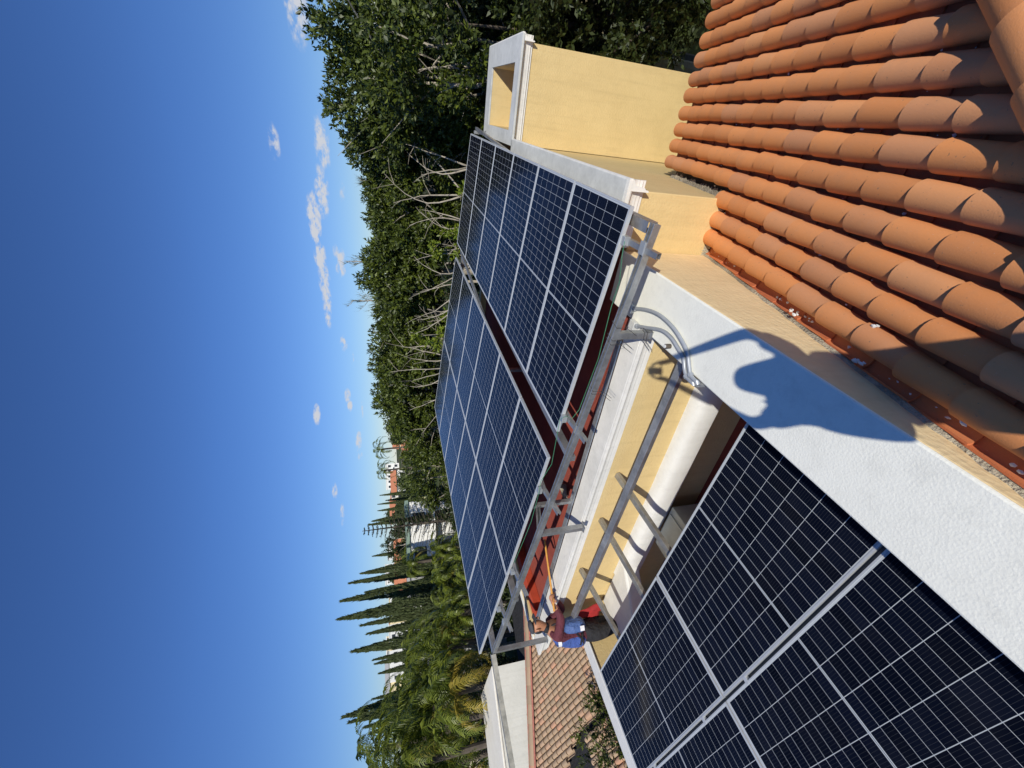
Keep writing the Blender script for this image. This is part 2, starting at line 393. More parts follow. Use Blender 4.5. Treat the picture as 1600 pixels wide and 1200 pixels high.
# walls
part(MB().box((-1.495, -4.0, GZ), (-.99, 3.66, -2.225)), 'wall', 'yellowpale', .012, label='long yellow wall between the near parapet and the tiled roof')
part(MB().box((-7.5, YW, GZ), (-1.47, 3.20, -2.40)), 'courtyard_wall', 'yellow', .004, label='yellow wall across the open courtyard')
rb = MB().box((-1.02, 3.673, GZ), (-.449, 7.8, -2.245)); part(rb, 'wall', 'yellow', .01, label='yellow wall stepping back beside the tiled roof')
# parapet caps
part(MB().box((-1.5, -4.0, -2.225), (-.986, 3.67, -2.2)), 'parapet', 'white', .012, label='wide rough white parapet in the foreground')
part(MB().box((-7.74, 2.955, -2.235), (-1.5, 3.22, -2.2)), 'parapet', 'cornice', .006, label='white parapet across the courtyard')
part(MB().box((-1.03, 3.62, -2.08), (-.36, 7.72, -2.04)), 'parapet', 'greycap', .008, label='grey stained parapet beside the panels')
def cornice_prof(p, q, out, ztop, dz=.215, proj=.10):
    """stepped moulding running p->q (xy), sticking out along out"""
    out = Vector((out[0], out[1], 0)); pr = [(0, 0), (1, 0), (1, -.16), (.9, -.18), (.9, -.22), (.80, -.26)]
    for i in range(7):
        t = i / 6 * math.pi / 2; pr.append((.80 - .42 * math.sin(t), -.62 + .36 * math.cos(t) - .0))
    pr += [(.34, -.66), (.34, -.80), (.26, -.82), (.16, -.86), (.16, -.97), (.08, -1), (0, -1)]
    base = Vector((p[0], p[1], ztop))
    loop = [base + out * (a * proj) + Vector((0, 0, b * dz)) for a, b in pr]
    return loop, Vector((q[0] - p[0], q[1] - p[1], 0))
m = MB(); l, dv = cornice_prof((-7.74, YW - .003), (-1.497, YW), (0, -1), -2.203); m.extrude(l, dv); part(m, 'cornice', 'cornice', label='white stepped moulding above the courtyard wall')
m = MB(); l, dv = cornice_prof((-.449 + .001, 3.58), (-.449, 7.70), (1, 0), -2.042); m.extrude(l, dv)
l, dv = cornice_prof((-.955, 3.672), (-.36, 3.672), (0, -1), -2.043, proj=.095); m.extrude(l, dv); part(m, 'cornice', 'cornice', label='white moulding on the side parapet')
# flat roof
part(MB().box((-7.55, 3.2, -2.62), (-1.02, 10.2, -2.46)), 'flat_roof', 'red', label='red waterproofed flat roof under the panels')
m = MB().box((-7.72, 3.2, -2.46), (-7.5, 10.2, -2.30)); part(m, 'roof_kerb', 'redbright', .01, label='bright red kerb along the edge of the flat roof')
m = MB().box((-7.90, 3.2, -2.60), (-7.72, 10.2, -2.27)); part(m, 'roof_kerb', 'yellow', .01, label='yellow edge of the flat roof')
part(MB().box((-8.02, 3.3, -3.2), (-7.90, 10.2, -2.25)), 'wall', 'white', .01, label='white outer edge of the flat roof')
part(MB().box((-8.0, 10.2, GZ), (-.4, 10.4, -2.3)), 'wall', 'yellow', .01, label='rear yellow wall hidden behind the panels')
# fillet of mortar at foot of the parapet inside
part(MB().extrude([(-7.7, 3.22, -2.46), (-7.7, 3.30, -2.46), (-7.7, 3.22, -2.36)], (6.2, 0, 0)), 'parapet_foot', 'red')
# tower
tw = MB(); x0, x1, y0, y1 = -.44, .925, 7.80, 9.98; ox0, ox1, oy0, oy1 = -.25, .675, 7.985, 9.70
zt = -2.07
for a, b in (((x0, y0), (x1, oy0)), ((x0, oy1), (x1, y1)), ((x0, oy0 - .01), (ox0, oy1 + .01)), ((ox1, oy0 - .01), (x1, oy1 + .01))):
    tw.box((a[0], a[1], GZ), (b[0], b[1], zt))
tw.box((ox0, oy0, -4.5), (ox1, oy1, -3.9))
part(tw, 'chimney', 'yellow', label='square yellow chimney tower with an open top')
tc_ = MB(); cx0, cx1, cy0, cy1 = x0 - .02, 1.01, 7.69, 10.09; z0 = -2.04
for a, b in (((cx0, cy0), (cx1, oy0)), ((cx0, oy1), (cx1, cy1)), ((cx0, oy0), (ox0, oy1)), ((ox1, oy0), (cx1, oy1))):
    tc_.box((a[0], a[1], z0 - .033), (b[0], b[1], z0))
part(tc_, 'chimney_cap', 'greycap', label='grey flat rim of the chimney tower')
m = MB()
for p, q, o_ in (((x0 - .02, y0 - .001), (x1 + .085, y0), (0, -1)), ((x1 + .001, y0 - .1), (x1, y1 + .1), (1, 0)), ((x0, y1 + .001), (x1 + .08, y1), (0, 1))):
    l, dv = cornice_prof(p, q, o_, z0 - .002, .2, .10); m.extrude(l, dv)
part(m, 'cornice', 'cornice', label='white stepped moulding round the chimney tower')
# tiled roof
SL = .27; D = Vector((0, 1, -SL)).normalized(); A = Vector((1, 0, 0)); k_ = math.sqrt(1 + SL * SL)
O = Vector((0, 0, -2.178)); cols = []
pitch = .1765
def hip_d(a): return (a + 1.13) * k_      # the hip runs at 45 degrees
for k in range(22):
    a = -.805 + pitch * k
    yend = 3.70 if a < -.36 else 5.44
    ystart = max(-1.2, a + 1.02) if a > -.5 else -1.2
    cols.append((a, ystart * k_, yend * k_))
tile_root = empty('tiled_roof'); tile_root.parent = house; tile_root.matrix_parent_inverse = Matrix.Translation((0, 0, 9.5)); tile_root['label'] = 'orange barrel tiled roof in the foreground'
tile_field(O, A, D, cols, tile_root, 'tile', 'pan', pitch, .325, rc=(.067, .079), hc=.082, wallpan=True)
m = MB(); m.add([(-1.0, -1.5, -2.26 + 1.5 * SL), (3.2, -1.5, -2.26 + 1.5 * SL), (3.2, 5.36, -2.26 - 5.36 * SL), (-.99, 5.36, -2.26 - 5.36 * SL),
                 (-1.0, -1.5, -2.40 + 1.5 * SL), (3.2, -1.5, -2.40 + 1.5 * SL), (3.2, 5.36, -2.40 - 5.36 * SL), (-.99, 5.36, -2.40 - 5.36 * SL)],
                [(0, 1, 2, 3), (7, 6, 5, 4), (0, 4, 5, 1), (1, 5, 6, 2), (2, 6, 7, 3), (3, 7, 4, 0)])
m.obj('roof_deck_or_shade_plate', 'darkbark', tile_root)
part(MB().box((-1.0, -1.5, GZ), (3.0, 5.05, -3.75)), 'wall', 'yellow', label='yellow wall below the tiled eave')
# mortar fillets where tiles meet the walls
def fillet(p, q, out, w=.05, h=.07):
    p = Vector(p); q = Vector(q); m = MB(); n = 60; vs = []; fs = []
    for i in range(n + 1):
        c = p.lerp(q, i / n); r1 = 1 + random.uniform(-.4, .5); r2 = 1 + random.uniform(-.35, .4)
        vs += [c + Vector((0, 0, h * r1)) - Vector(out) * .01, c + Vector(out) * (w * .45 * r2) + Vector((0, 0, h * .35 * r1)), c + Vector(out) * (w * r2) - Vector((0, 0, .004)), c - Vector((0, 0, .06)) - Vector(out) * .01]
    for i in range(n):
        for k in range(3): a = i * 4 + k; fs.append((a, a + 4, a + 5, a + 1))
    m.add(vs, fs); return m
part(fillet((-.99, -1.2, -2.178 + 1.2 * SL), (-.99, 3.67, -2.178 - 3.67 * SL), (1, 0, 0), .022, .03), 'mortar_joint', 'mortar', smooth=True, label='cracked mortar between wall and tiles')
part(fillet((-1.0, 3.67, -2.178 - 3.67 * SL), (-.44, 3.67, -2.178 - 3.67 * SL), (0, -1, 0), .03, .05), 'mortar_joint', 'mortar', smooth=True)
part(fillet((-.449, 3.67, -2.178 - 3.67 * SL), (-.449, 5.3, -2.178 - 5.3 * SL), (1, 0, 0), .05, .03), 'mortar_joint', 'mortar', smooth=True)
# crumbs of mortar lying on the tiles
m = MB()
def crumb(m, c, r):
    n = 6; vs = []
    for k in range(n): t = 2 * math.pi * k / n; rr = r * random.uniform(.5, 1.3); vs.append(Vector(c) + Vector((rr * math.cos(t), rr * math.sin(t) * 1.5, random.uniform(-.2, .2) * r)))
    vs.append(Vector(c) + Vector((0, 0, r * .5))); m.add(vs, [(k, (k + 1) % n, n) for k in range(n)])
for i in range(95):
    if i < 30: x = -.93 + abs(random.gauss(0, .02)); y = random.uniform(.3, 3.6)
    elif i < 60: x = random.uniform(-.95, -.45); y = 3.62 + random.gauss(0, .03)
    else: k = random.randrange(8); x = -.805 + pitch * (k + .5) + random.gauss(0, .012); y = random.uniform(1.5, 5)
    crumb(m, (x, y, -2.178 - y * SL + random.uniform(-.01, .012)), random.choice([.003, .004, .006, .009]))
for (px, py) in ((1365, 510), (1335, 563), (1345, 568), (1430, 602), (1505, 662), (1235, 485), (1241, 492)):
    c = at_z(px, py, -2.6)
    r = ray(px, py); t = (-2.178 + .055) / (r.z + SL * r.y); crumb(m, r * t, .013); crumb(m, r * t + Vector((.012, -.016, 0)), .008)
kind(m.obj('mortar_crumbs', 'membrane'), 'stuff', 'white crumbs of dried mortar scattered on the orange tiles')
# hip ridge: large half-round tiles running down at 45 degrees
hd = Vector((.66, .75, -.20)).normalized(); hp = Vector((.245, 1.215, -2.405)); m = MB(); K = 14; ha = hd.cross(Vector((0, 0, 1))).normalized(); hn = ha.cross(hd)
for i in range(-3, 9):
    d0 = i * .34 + .17; vs = []; fs = []
    for (d, w) in ((d0 - .07, .10), (d0 + .36, .12)):
        for inn in (0, .013):
            for k in range(K + 1):
                t = math.pi * k / K; vs.append(hp + ha * (-.022) + hd * d - ha * ((w - inn) * math.cos(t)) + hn * ((w * .95 - inn) * math.sin(t) - .04 + (.012 if w > .11 else 0)))
    S = K + 1
    for k in range(K):
        fs += [(k, k + 1, 2 * S + k + 1, 2 * S + k), (S + k + 1, S + k, 3 * S + k, 3 * S + k + 1), (k + 1, k, S + k, S + k + 1), (2 * S + k, 2 * S + k + 1, 3 * S + k + 1, 3 * S + k)]
    m.add(vs, fs)
m.obj('ridge_tiles', 'tile', tile_root, smooth=True)['label'] = 'large hip ridge tiles at the corner of the tiled roof'

# courtyard shaft below the near panels
part(MB().box((-7.05, -3, GZ), (-6.88, YW, -2.82)), 'wall', 'yellow', .005, label='yellow wall at the far end of the courtyard')
part(MB().box((-7.10, -3, -2.82), (-6.84, 2.75, -2.795)), 'parapet', 'membrane', .01, label='narrow white parapet beside the neighbour roof')
part(MB().box((-7.0, -3, -4.15), (-1.5, YW, -4.0)), 'courtyard_floor', 'red', label='dark red courtyard floor')
# rounded white ledge wrapped round two sides
m = MB(); prof = [(0, -3.13), (.05, -3.135), (.10, -3.15), (.135, -3.175), (.155, -3.21), (.162, -3.26), (.158, -3.42), (.14, -3.45), (.10, -3.46), (0, -3.46)]
n = 64; vs = []; fs = []; K = len(prof)
for i in range(n + 1):
    x = -1.5 - i * (4.2 / n)
    for a, z in prof: vs.append((x, YW - a * (1 + .012 * math.sin(i * .5)), z + .0012 * math.sin(i * .7 + a * 9)))
for i in range(n):
    for k in range(K - 1): a = i * K + k; fs.append((a, a + 1, a + K + 1, a + K))
m.add(vs, fs); part(m, 'ledge', 'membrane', smooth=True, label='rounded white ledge along the courtyard wall')
m = MB(); m.extrude([(-6.47, -3, -3.38), (-6.27, -3, -3.38), (-6.27, 1.9, -3.38), (-5.62, 2.58, -3.38), (-5.36, 2.885, -3.38), (-5.36, 3.035, -3.38), (-6.47, 3.035, -3.38)], (0, 0, .245))
part(m, 'ledge', 'membrane', .03, label='grey shaded corner slab of the courtyard ledge')
part(MB().box((-6.9, -3, -3.80), (-6.46, 3.03, -3.675)), 'walkway', 'membrane', label='walkway behind the ledge where the worker stands')

# ------------------------------------------------------------------ steel frame of the far arrays
fr = empty('steel_structure'); tag(fr, 'galvanised steel structure of beams and posts carrying the two far panel arrays', 'steel frame')
ZB = lambda x: -1.945 - .0905 * (x + .5)
bl = [(-.62, -1.92), (-.9, -1.90), (-1.469, -1.865), (-2.494, -1.77), (-3.773, -1.66), (-4.80, -1.54), (-6.978, -1.32)]
def bz(x): return float(np.interp(-x, [-b[0] for b in bl], [b[1] for b in bl]))
YB = 2.85
MB().channel((-.56, YB, bz(-.62) - .01), (-7.02, YB, bz(-6.978)), .062, .062, .005, (0, -1, 0)).obj('beam', 'galv', fr, bevel=.002)
MB().channel((-.60, YB + .045, -1.935), (-.60, 9.9, -1.90), .085, .085, .005, (1, 0, .0)).obj('beam', 'galv', fr)
MB().channel((-.68, 9.9, -1.92), (-7.3, 9.9, -1.36), .08, .08, .005, (0, 1, 0)).obj('beam', 'galv', fr)
MB().channel((-7.02, YB, -1.33), (-7.25, 9.9, -1.36), .08, .08, .005, (1, 0, 0)).obj('beam', 'galv', fr)
def post(x, y, zt, zb, w=.06): 
    o = MB().channel((x, y, zb), (x, y, zt), w, w, .005, (0, 1, 0)).obj('post', 'galv', fr)
    MB().box((x - w * .8, y - w * .8, zb), (x + w * .8, y + w * .8, zb + .008)).obj('base_plate', 'galv', o)
post(-1.49, YB, -1.87, -2.196); post(-4.20, YB + .03, bz(-4.2), -2.196); post(-6.98, YB, -1.3, -2.196)
post(-4.16, YB + .42, bz(-4.2) + .02, -2.46, .05)
MB().channel((-4.2, YB, bz(-4.2)), (-4.16, 3.3, -1.72), .05, .05, .004).obj('brace', 'galv', fr)
post(-.42, 9.88, -1.8, -2.04, .06); post(-.62, 3.75, -1.94, -2.04, .05)
post(-7.3, 9.9, -1.25, -2.3); post(-4.2, 6.6, -1.55, -2.46)
for x in (-2.95, -5.6): MB().beam((x, YB, bz(x) - .03), (x, 9.9, bz(x) - .06), .06, .08).obj('beam', 'galv', fr)
# C rails below the panels, sticking out towards the camera
def pz(x, y):                          # height of the underside of the far panels
    o, ex, ey = ((-.489, 3.075, -1.818), (.997, -.004, -.0795), (.005, 1, .010)) if x > -2.95 else ((-3.145, 3.10, -1.61), (.996, -.010, -.091), (.011, 1, .009))
    return o[2] + (x - o[0]) * ex[2] / ex[0] + (y - o[1]) * ey[2] - .036
def rail(p, q, name='rail'):
    p = Vector(p); q = Vector(q); d = (p - q); e = p + d.normalized() * 6.9; e.z = pz(e.x, e.y) - .032; p.z = pz(p.x, p.y) - .03; q.z = min(q.z, p.z - .03)
    m = MB().channel(q, p, .045, .045, .004, (0, 0, -1)); m.channel(p, e, .045, .045, .004, (0, 0, -1)); return m.obj(name, 'galv', fr)
for a, b in (((-.745, 3.06, -1.885), (-.765, 2.72, -1.95)), ((-2.56, 3.06, -1.715), (-2.60, 2.72, -1.79)), ((-3.62, 3.06, -1.625), (-3.66, 2.72, -1.71)), ((-5.22, 3.06, -1.495), (-5.28, 2.72, -1.57)), ((-6.15, 3.06, -1.40), (-6.18, 2.72, -1.47))):
    rail(a, b)
    cl = MB().box((a[0] - .035, a[1] - .035, a[2] + .02), (a[0] + .035, a[1] + .02, a[2] + .075)); cl.obj('clamp', 'alug', fr, bevel=.003); cl = MB(); cl.box((a[0] - .05, YB - .03, bz(a[0]) + .04), (a[0] + .05, YB + .04, a[2] - .02)); cl.obj('clamp', 'alug', fr, bevel=.003)
for x in (-1.40, -1.52, -1.56, -2.05, -2.08):
    m = MB(); c = Vector((x, YB, bz(x))); s = .05
    m.tube([c + Vector((0, -s, -s)), c + Vector((0, -s, s)), c + Vector((.02, s, s)), c + Vector((.02, s, -s)), c + Vector((0, -s, -s)), c + Vector((-.05, -s - .05, -s - .08))], .0025, 5); m.obj('tie_wire', 'wire', fr)
for z in (-2.12, -2.15):
    m = MB(); c = Vector((-1.49, YB, z)); s = .043
    m.tube([c + Vector((-s, -s, 0)), c + Vector((s, -s, .01)), c + Vector((s, s, 0)), c + Vector((-s, s, .01)), c + Vector((-s, -s, 0)), c + Vector((-s - .06, -s - .06, -.05))], .0025, 5); m.obj('tie_wire', 'wire', fr)
# long tube leaning from the frame corner along the neighbour's parapet
lt = MB(); lt.channel((-7.02, YB - .02, -1.30), at_y(803, 1215, 1.55), .075, .075, .004, (0, 0, 1)).obj('brace', 'galv2', fr)

# ------------------------------------------------------------------ solar panels
def make_panel():
    root = empty('solar_panel')
    h = .035
    g = MB().add([(-PL/2 + .008, -PW/2 + .008, -.003), (PL/2 - .008, -PW/2 + .008, -.003), (PL/2 - .008, PW/2 - .008, -.003), (-PL/2 + .008, PW/2 - .008, -.003),
                  (-PL/2 + .008, -PW/2 + .008, -.009), (PL/2 - .008, -PW/2 + .008, -.009), (PL/2 - .008, PW/2 - .008, -.009), (-PL/2 + .008, PW/2 - .008, -.009)],
                 [(0, 1, 2, 3), (7, 6, 5, 4), (0, 4, 5, 1), (1, 5, 6, 2), (2, 6, 7, 3), (3, 7, 4, 0)])
    g.obj('cell_glass', 'glass', root)
    f = MB(); w = .012
    f.box((-PL/2, -PW/2, -h), (PL/2, -PW/2 + w, 0)); f.box((-PL/2, PW/2 - w, -h), (PL/2, PW/2, 0))
    f.box((-PL/2, -PW/2 + w, -h), (-PL/2 + w, PW/2 - w, -.0002)); f.box((PL/2 - w, -PW/2 + w, -h), (PL/2, PW/2 - w, -.0002))
    f.obj('frame', 'alu', root)
    b = MB().box((-PL/2 + .012, -PW/2 + .012, -.014), (PL/2 - .012, PW/2 - .012, -.0095)); b.box((-.06, -.05, -.03), (.06, .05, -.0142)); b.obj('backsheet', 'back', root)
    return root
proto = make_panel(); used = [False]
ORD = ['nearest', 'second nearest', 'third nearest', 'fourth nearest', 'fifth nearest', 'farthest']
def place_panel(O, eX, eY, i, j, label, group, pitch=PW + PG, lx=PL + PG):
    O = Vector(O); eX = Vector(eX).normalized(); eZ = eX.cross(Vector(eY)).normalized(); eY = eZ.cross(eX)
    c = O - eX * (i * lx + PL / 2) + eY * (j * pitch + PW / 2)
    if not used[0]: r = proto; used[0] = True
    else:
        r = proto.copy(); COL.objects.link(r)
        for ch in proto.children: d = ch.copy(); COL.objects.link(d); d.parent = r
    r.matrix_world = Matrix(((eX.x, eY.x, eZ.x, c.x), (eX.y, eY.y, eZ.y, c.y), (eX.z, eY.z, eZ.z, c.z), (0, 0, 0, 1)))
    tag(r, label, 'solar panel', group)
Aeo = ((-.489, 3.075, -1.818), (.997, -.004, -.0795), (.005, 1, .010))
Beo = ((-3.145, 3.10, -1.61), (.996, -.010, -.091), (.011, 1, .009))
Neo = ((-1.72, -.300, -2.70), (.9993, -.008, -.030), (.008, 1, -.006))
for j in range(6): place_panel(*Aeo, 0, j, f'{ORD[j]} solar panel of the single far array beside the grey parapet', 'panels of the far right array')
for i in range(2):
    for j in range(6): place_panel(*Beo, i, j, f'{ORD[j]} solar panel in the {"column next to the gap" if i == 0 else "outer column over the palms"} of the two-column far array', 'panels of the far left array')
for i in range(2):
    place_panel(*Neo, i, 1, ['dark solar panel beside the foreground parapet, beyond the slotted rail', 'dark solar panel beyond the slotted rail, next to the neighbour roof'][i], 'dark panels in the foreground')
    place_panel((Neo[0][0] + .0, Neo[0][1] - .010, Neo[0][2] - .0), Neo[1], Neo[2], i, 0, ['dark solar panel in the corner of the photo, beside the foreground parapet', 'dark solar panel nearer than the slotted rail, on the outer side'][i], 'dark panels in the foreground')
# near array mounting
nf = empty('mounting_rail'); tag(nf, 'slotted aluminium rail with clamps between the dark foreground panels', 'mounting rail')
ex = Vector(Neo[1]).normalized(); ey = Vector(Neo[2]).normalized(); on = Vector(Neo[0]) + ey * (PW + PG * .5 - .012)
def N3(a, b, z): return on + ex * a + ey * b + Vector((0, 0, z))
MB().beam(N3(.10, 0, -.064), N3(-4.7, 0, -.064), .06, .05).obj('rail', 'shaderail', nf, bevel=.003)
for a in (-.02, -1.9, -2.75, -4.1): MB().beam(N3(a - .02, 0, -.016), N3(a + .02, 0, -.016), .060, .036).obj('clamp', 'alu', nf, bevel=.003)
sp = empty('panel_supports'); tag(sp, 'tan square steel tubes bracketed from the courtyard wall under the dark panels', 'steel supports')
br = [((-3.50, YW, -2.58), (-3.60, 1.0, -2.80)), ((-4.33, YW, -2.56), (-4.45, 1.0, -2.80)), ((-5.42, YW, -2.53), (-5.62, 1.0, -2.80))]
for (x, px, py, ex_, ey_) in ((0, 964, 741, 1040, 865), (1, 938, 811, 1003, 936), (2, 907, 889, 958, 1006)):
    a = at_y(px, py, YW); b = at_y(ex_, ey_, 2.06); b.z = min(b.z, -2.74); e = b + (b - a).normalized() * 1.6; e.z = b.z - .02
    MB().beam(a, b, .075, .05).obj('bracket', 'galv2', sp, bevel=.003); MB().beam(b, e, .075, .05).obj('bracket', 'galv2', sp)
a = at_y(1052, 598, 2.72); b = at_y(897, 962, 2.72)
MB().beam((-1.50, 2.72, a.z - .03), b, .075, .075, (0, -.3, 1)).obj('cross_tube', 'galv', sp, bevel=.004)

# conduits and small fittings on the near parapet corner
def conduit(px, name, label, z=-2.178, r=.0165):
    pts = [at_z(x, y, z) for x, y in px]; fine = []
    for i in range(len(pts) - 1):
        p0 = pts[max(i - 1, 0)]; p1 = pts[i]; p2 = pts[i + 1]; p3 = pts[min(i + 2, len(pts) - 1)]
        for k in range(6):
            t = k / 6; fine.append(.5 * ((2 * p1) + (-p0 + p2) * t + (2 * p0 - 5 * p1 + 4 * p2 - p3) * t * t + (-p0 + 3 * p1 - 3 * p2 + p3) * t ** 3))
    fine.append(pts[-1]); fine.append(pts[-1] + Vector((-.03, .02, -.05))); fine.append(pts[-1] + Vector((-.035, .02, -.5)))
    root = empty(name); tag(root, label, 'conduit', 'grey conduits over the parapet')
    MB().tube(fine, r, 10).obj('pipe', 'tubegrey', root, smooth=True)
    m = MB()
    for i in (1, len(fine) - 10): d = (fine[i + 1] - fine[i]).normalized(); MB().tube([fine[i] - d * .012, fine[i] + d * .012], r * 1.5, 8).obj('coupling', 'tubegrey', root)
    b = pts[0]; MB().box((b.x - .05, b.y - .005, z - .02), (b.x + .03, b.y + .085, z + .03)).obj('junction_box', 'boxgrey', root, bevel=.004)
conduit([(990, 482), (1010, 484), (1030, 492), (1050, 510), (1065, 532), (1074, 552), (1077, 575), (1080, 588), (1090, 598)], 'conduit', 'longer grey flexible conduit curving over the white parapet corner')
conduit([(994, 509), (1010, 512), (1033, 516), (1048, 527), (1060, 545), (1068, 560), (1070, 578), (1074, 590), (1084, 600)], 'conduit', 'shorter grey flexible conduit curving over the white parapet corner')
for (px, py, r, lab) in ((1044, 541, .02, 'small capped pipe stub standing on the white parapet near the conduits'),):
    c = at_z(px, py, -2.18); root = empty('pipe_stub'); tag(root, lab, 'pipe'); MB().tube([c + Vector((0, 0, -.02)), c + Vector((0, 0, .03))], r, 12).obj('pipe', 'darkbark', root, smooth=True); MB().tube([c + Vector((0, 0, .0302)), c + Vector((0, 0, .036))], r * .75, 12).obj('cap', 'membrane', root)
# galvanised pipes lying along the inside of the far parapet
pp = empty('electrical_pipes'); tag(pp, 'bundle of galvanised pipes lying along the edge of the red flat roof', 'pipes')
for k in range(3): MB().tube([(-1.75, 3.235 + .032 * k, -2.19 - .004 * k), (-4.3, 3.235 + .032 * k, -2.185), (-7.6, 3.235 + .032 * k, -2.19)], .013, 8).obj('pipe', 'galv', pp, smooth=True)
# green earth wire
pts = [at_y(x, y, 2.95) for x, y in ((976, 377), (972, 400), (968, 440), (955, 480), (945, 520), (935, 560), (920, 600), (905, 640), (893, 655), (885, 650))]
pts += [at_y(x, y, 3.0) for x, y in ((875, 655), (862, 725), (845, 752), (842, 770), (830, 815), (818, 845), (803, 880))]
tag(MB().tube(pts, .0026, 5).obj('earth_wire', 'green'), 'thin green earth wire hanging along the frame beam', 'wire')
rag = MB(); c0 = at_z(884, 770, -2.43)
for i in range(5): crumb(rag, c0 + Vector((random.uniform(-.12, .12), random.uniform(-.05, .05), .02 + .01 * i)), .08)
tag(rag.obj('rag', 'mortar'), 'crumpled pale rag on the red roof beside the parapet', 'rag')
# cabinet in the courtyard
cb = empty('cabinet'); tag(cb, 'grey metal cabinet down in the courtyard under the panels', 'cabinet')
MB().box((-4.75, 2.30, -4.0), (-4.02, 2.86, -3.42)).obj('body', 'cabinet', cb, bevel=.01); MB().box((-4.72, 2.33, -3.418), (-4.12, 2.83, -3.405)).obj('lid', 'cabinet', cb, bevel=.004)

# ------------------------------------------------------------------ neighbour's house with the weathered tile roof
nb = empty('neighbour_house'); tag(nb, 'pale neighbouring house with weathered brown tile roof and cream parapet', 'house')
NP = Vector((-10.36, 3.78, -4.2)); NS = .3
def npl(x, y):
    r = ray(x, y); n = Vector((NS, 0, 1)); return r * (NP.dot(n) / r.dot(n))
def ridge_x(Y): return -12.80 + (Y - 5.138) * ((-12.802 + 13.929) / (5.138 - 3.025))
kk = math.sqrt(1 + NS * NS); O2 = Vector((0, 0, NP.z + NS * NP.x)); D2 = Vector((1, 0, -NS)).normalized(); A2 = Vector((0, -1, 0))
cols = []; y = 8.2; n_ = 0
while y > -.6:
    xs = ridge_x(y) + .05; xe = -8.6
    if y < 2.72: xe = max(xs + .2, -11.75 - (2.72 - y) * 2.6)
    if y < 2.10: xe = xs + .5
    cols.append((-y, xs * kk, xe * kk)); y -= .128
    n_ += 1
tile_field(O2, A2, D2, cols, nb, 'tile2', 'tile2', .128, .255, rc=(.053, .061), hc=.055, name=('roof_tiles', 'channel_tiles'))
m = MB(); cols2 = []; y = 2.5
while y > -.6: cols2.append((-y, -11.35 * kk, -8.6 * kk)); y -= .128
tile_field(O2 + Vector((0, 0, -.0)), A2, D2, cols2, nb, 'tile2', 'tile2', .128, .255, rc=(.053, .061), hc=.055, name=('roof_tiles', 'channel_tiles'))
m = MB(); dz_ = -.14
def dk(x, y, h): return (x, y, NP.z - NS * (x - NP.x) + dz_ - h)
m.add([dk(-13.2, 8.2, 0), dk(-8.6, 8.2, 0), dk(-8.6, -.7, 0), dk(-15.2, -.7, 0), dk(-13.2, 8.2, .1), dk(-8.6, 8.2, .1), dk(-8.6, -.7, .1), dk(-15.2, -.7, .1)],
      [(3, 2, 1, 0), (4, 5, 6, 7), (0, 1, 5, 4), (1, 2, 6, 5), (2, 3, 7, 6), (3, 0, 4, 7)])
m.obj('roof_deck_or_shade_plate', 'blackcloth', nb)  # plate coloured black to stand for the shaded void in the roof gap
# ridge cap along the wall
m = MB(); p0 = Vector((ridge_x(8.4), 8.4, 0)); p1 = Vector((ridge_x(-1), -1, 0))
for p in (p0, p1): p.z = NP.z - NS * (p.x - NP.x)
dv = (p1 - p0); Ln = dv.length; dn = dv.normalized(); side = dn.cross(Vector((0, 0, 1))).normalized()
nseg = int(Ln / .42); K = 8
for i in range(nseg):
    vs = []
    for (d, w) in ((i * .42 - .04, .145), (i * .42 + .42, .165)):
        for k in range(K + 1):
            t = math.pi * k / K; vs.append(p0 + dn * d - side * (.05) + side * (w * math.cos(t)) + Vector((0, 0, w * .8 * math.sin(t) + (.03 if w > .15 else .02))))
    m.add(vs, [(k, k + 1, K + 2 + k, K + 1 + k) for k in range(K)])
m.obj('ridge_tiles', 'tile2', nb, smooth=True)
off = side * .17
m = MB(); m.beam(p0 + off + Vector((0, 0, .10)), p1 + off + Vector((0, 0, .10)), .02, .035); m.obj('flashing', 'flash', nb)
m = MB(); m.beam(p0 - side * .23 + Vector((0, 0, .06)), p1 - side * .23 + Vector((0, 0, .06)), .025, .04); m.obj('flashing', 'flash', nb)
# wall rising behind the ridge, parapet top
wn = Vector((dn.y, -dn.x, 0)).normalized()
if wn.x > 0: wn = -wn
wa = Vector((-12.1, 7.16, 0)); wb = Vector((-13.392, 5.267, 0))
zt_ = -2.42
pA = p0 - Vector((0, 0, p0.z)) + wn * .33; pB = p1 - Vector((0, 0, p1.z)) + wn * .33
pC = Vector((-13.40, 5.05, 0)); pD = Vector((-13.47 - .9, -1.0, 0))
m = MB(); m.extrude([Vector((pC.x, pC.y, GZ)), Vector((pB.x, pB.y, GZ)), Vector((pB.x - 2.9, pB.y, GZ)), Vector((pC.x - 2.9, pC.y + .35, GZ))], (0, 0, zt_ - GZ)); m.obj('wall', 'nwall', nb)
m = MB(); m.extrude([Vector((pC.x + .04, pC.y + .03, zt_)), Vector((pB.x + .04, pB.y, zt_)), Vector((pB.x - 2.9, pB.y, zt_)), Vector((pC.x - 2.9, pC.y + .38, zt_))], (0, 0, .06)); m.obj('parapet', 'cream', nb, bevel=.02)
MB().box((-12.3, 2.9, GZ), (-8.9, 7.8, -5.0)).obj('wall', 'nwall', nb)

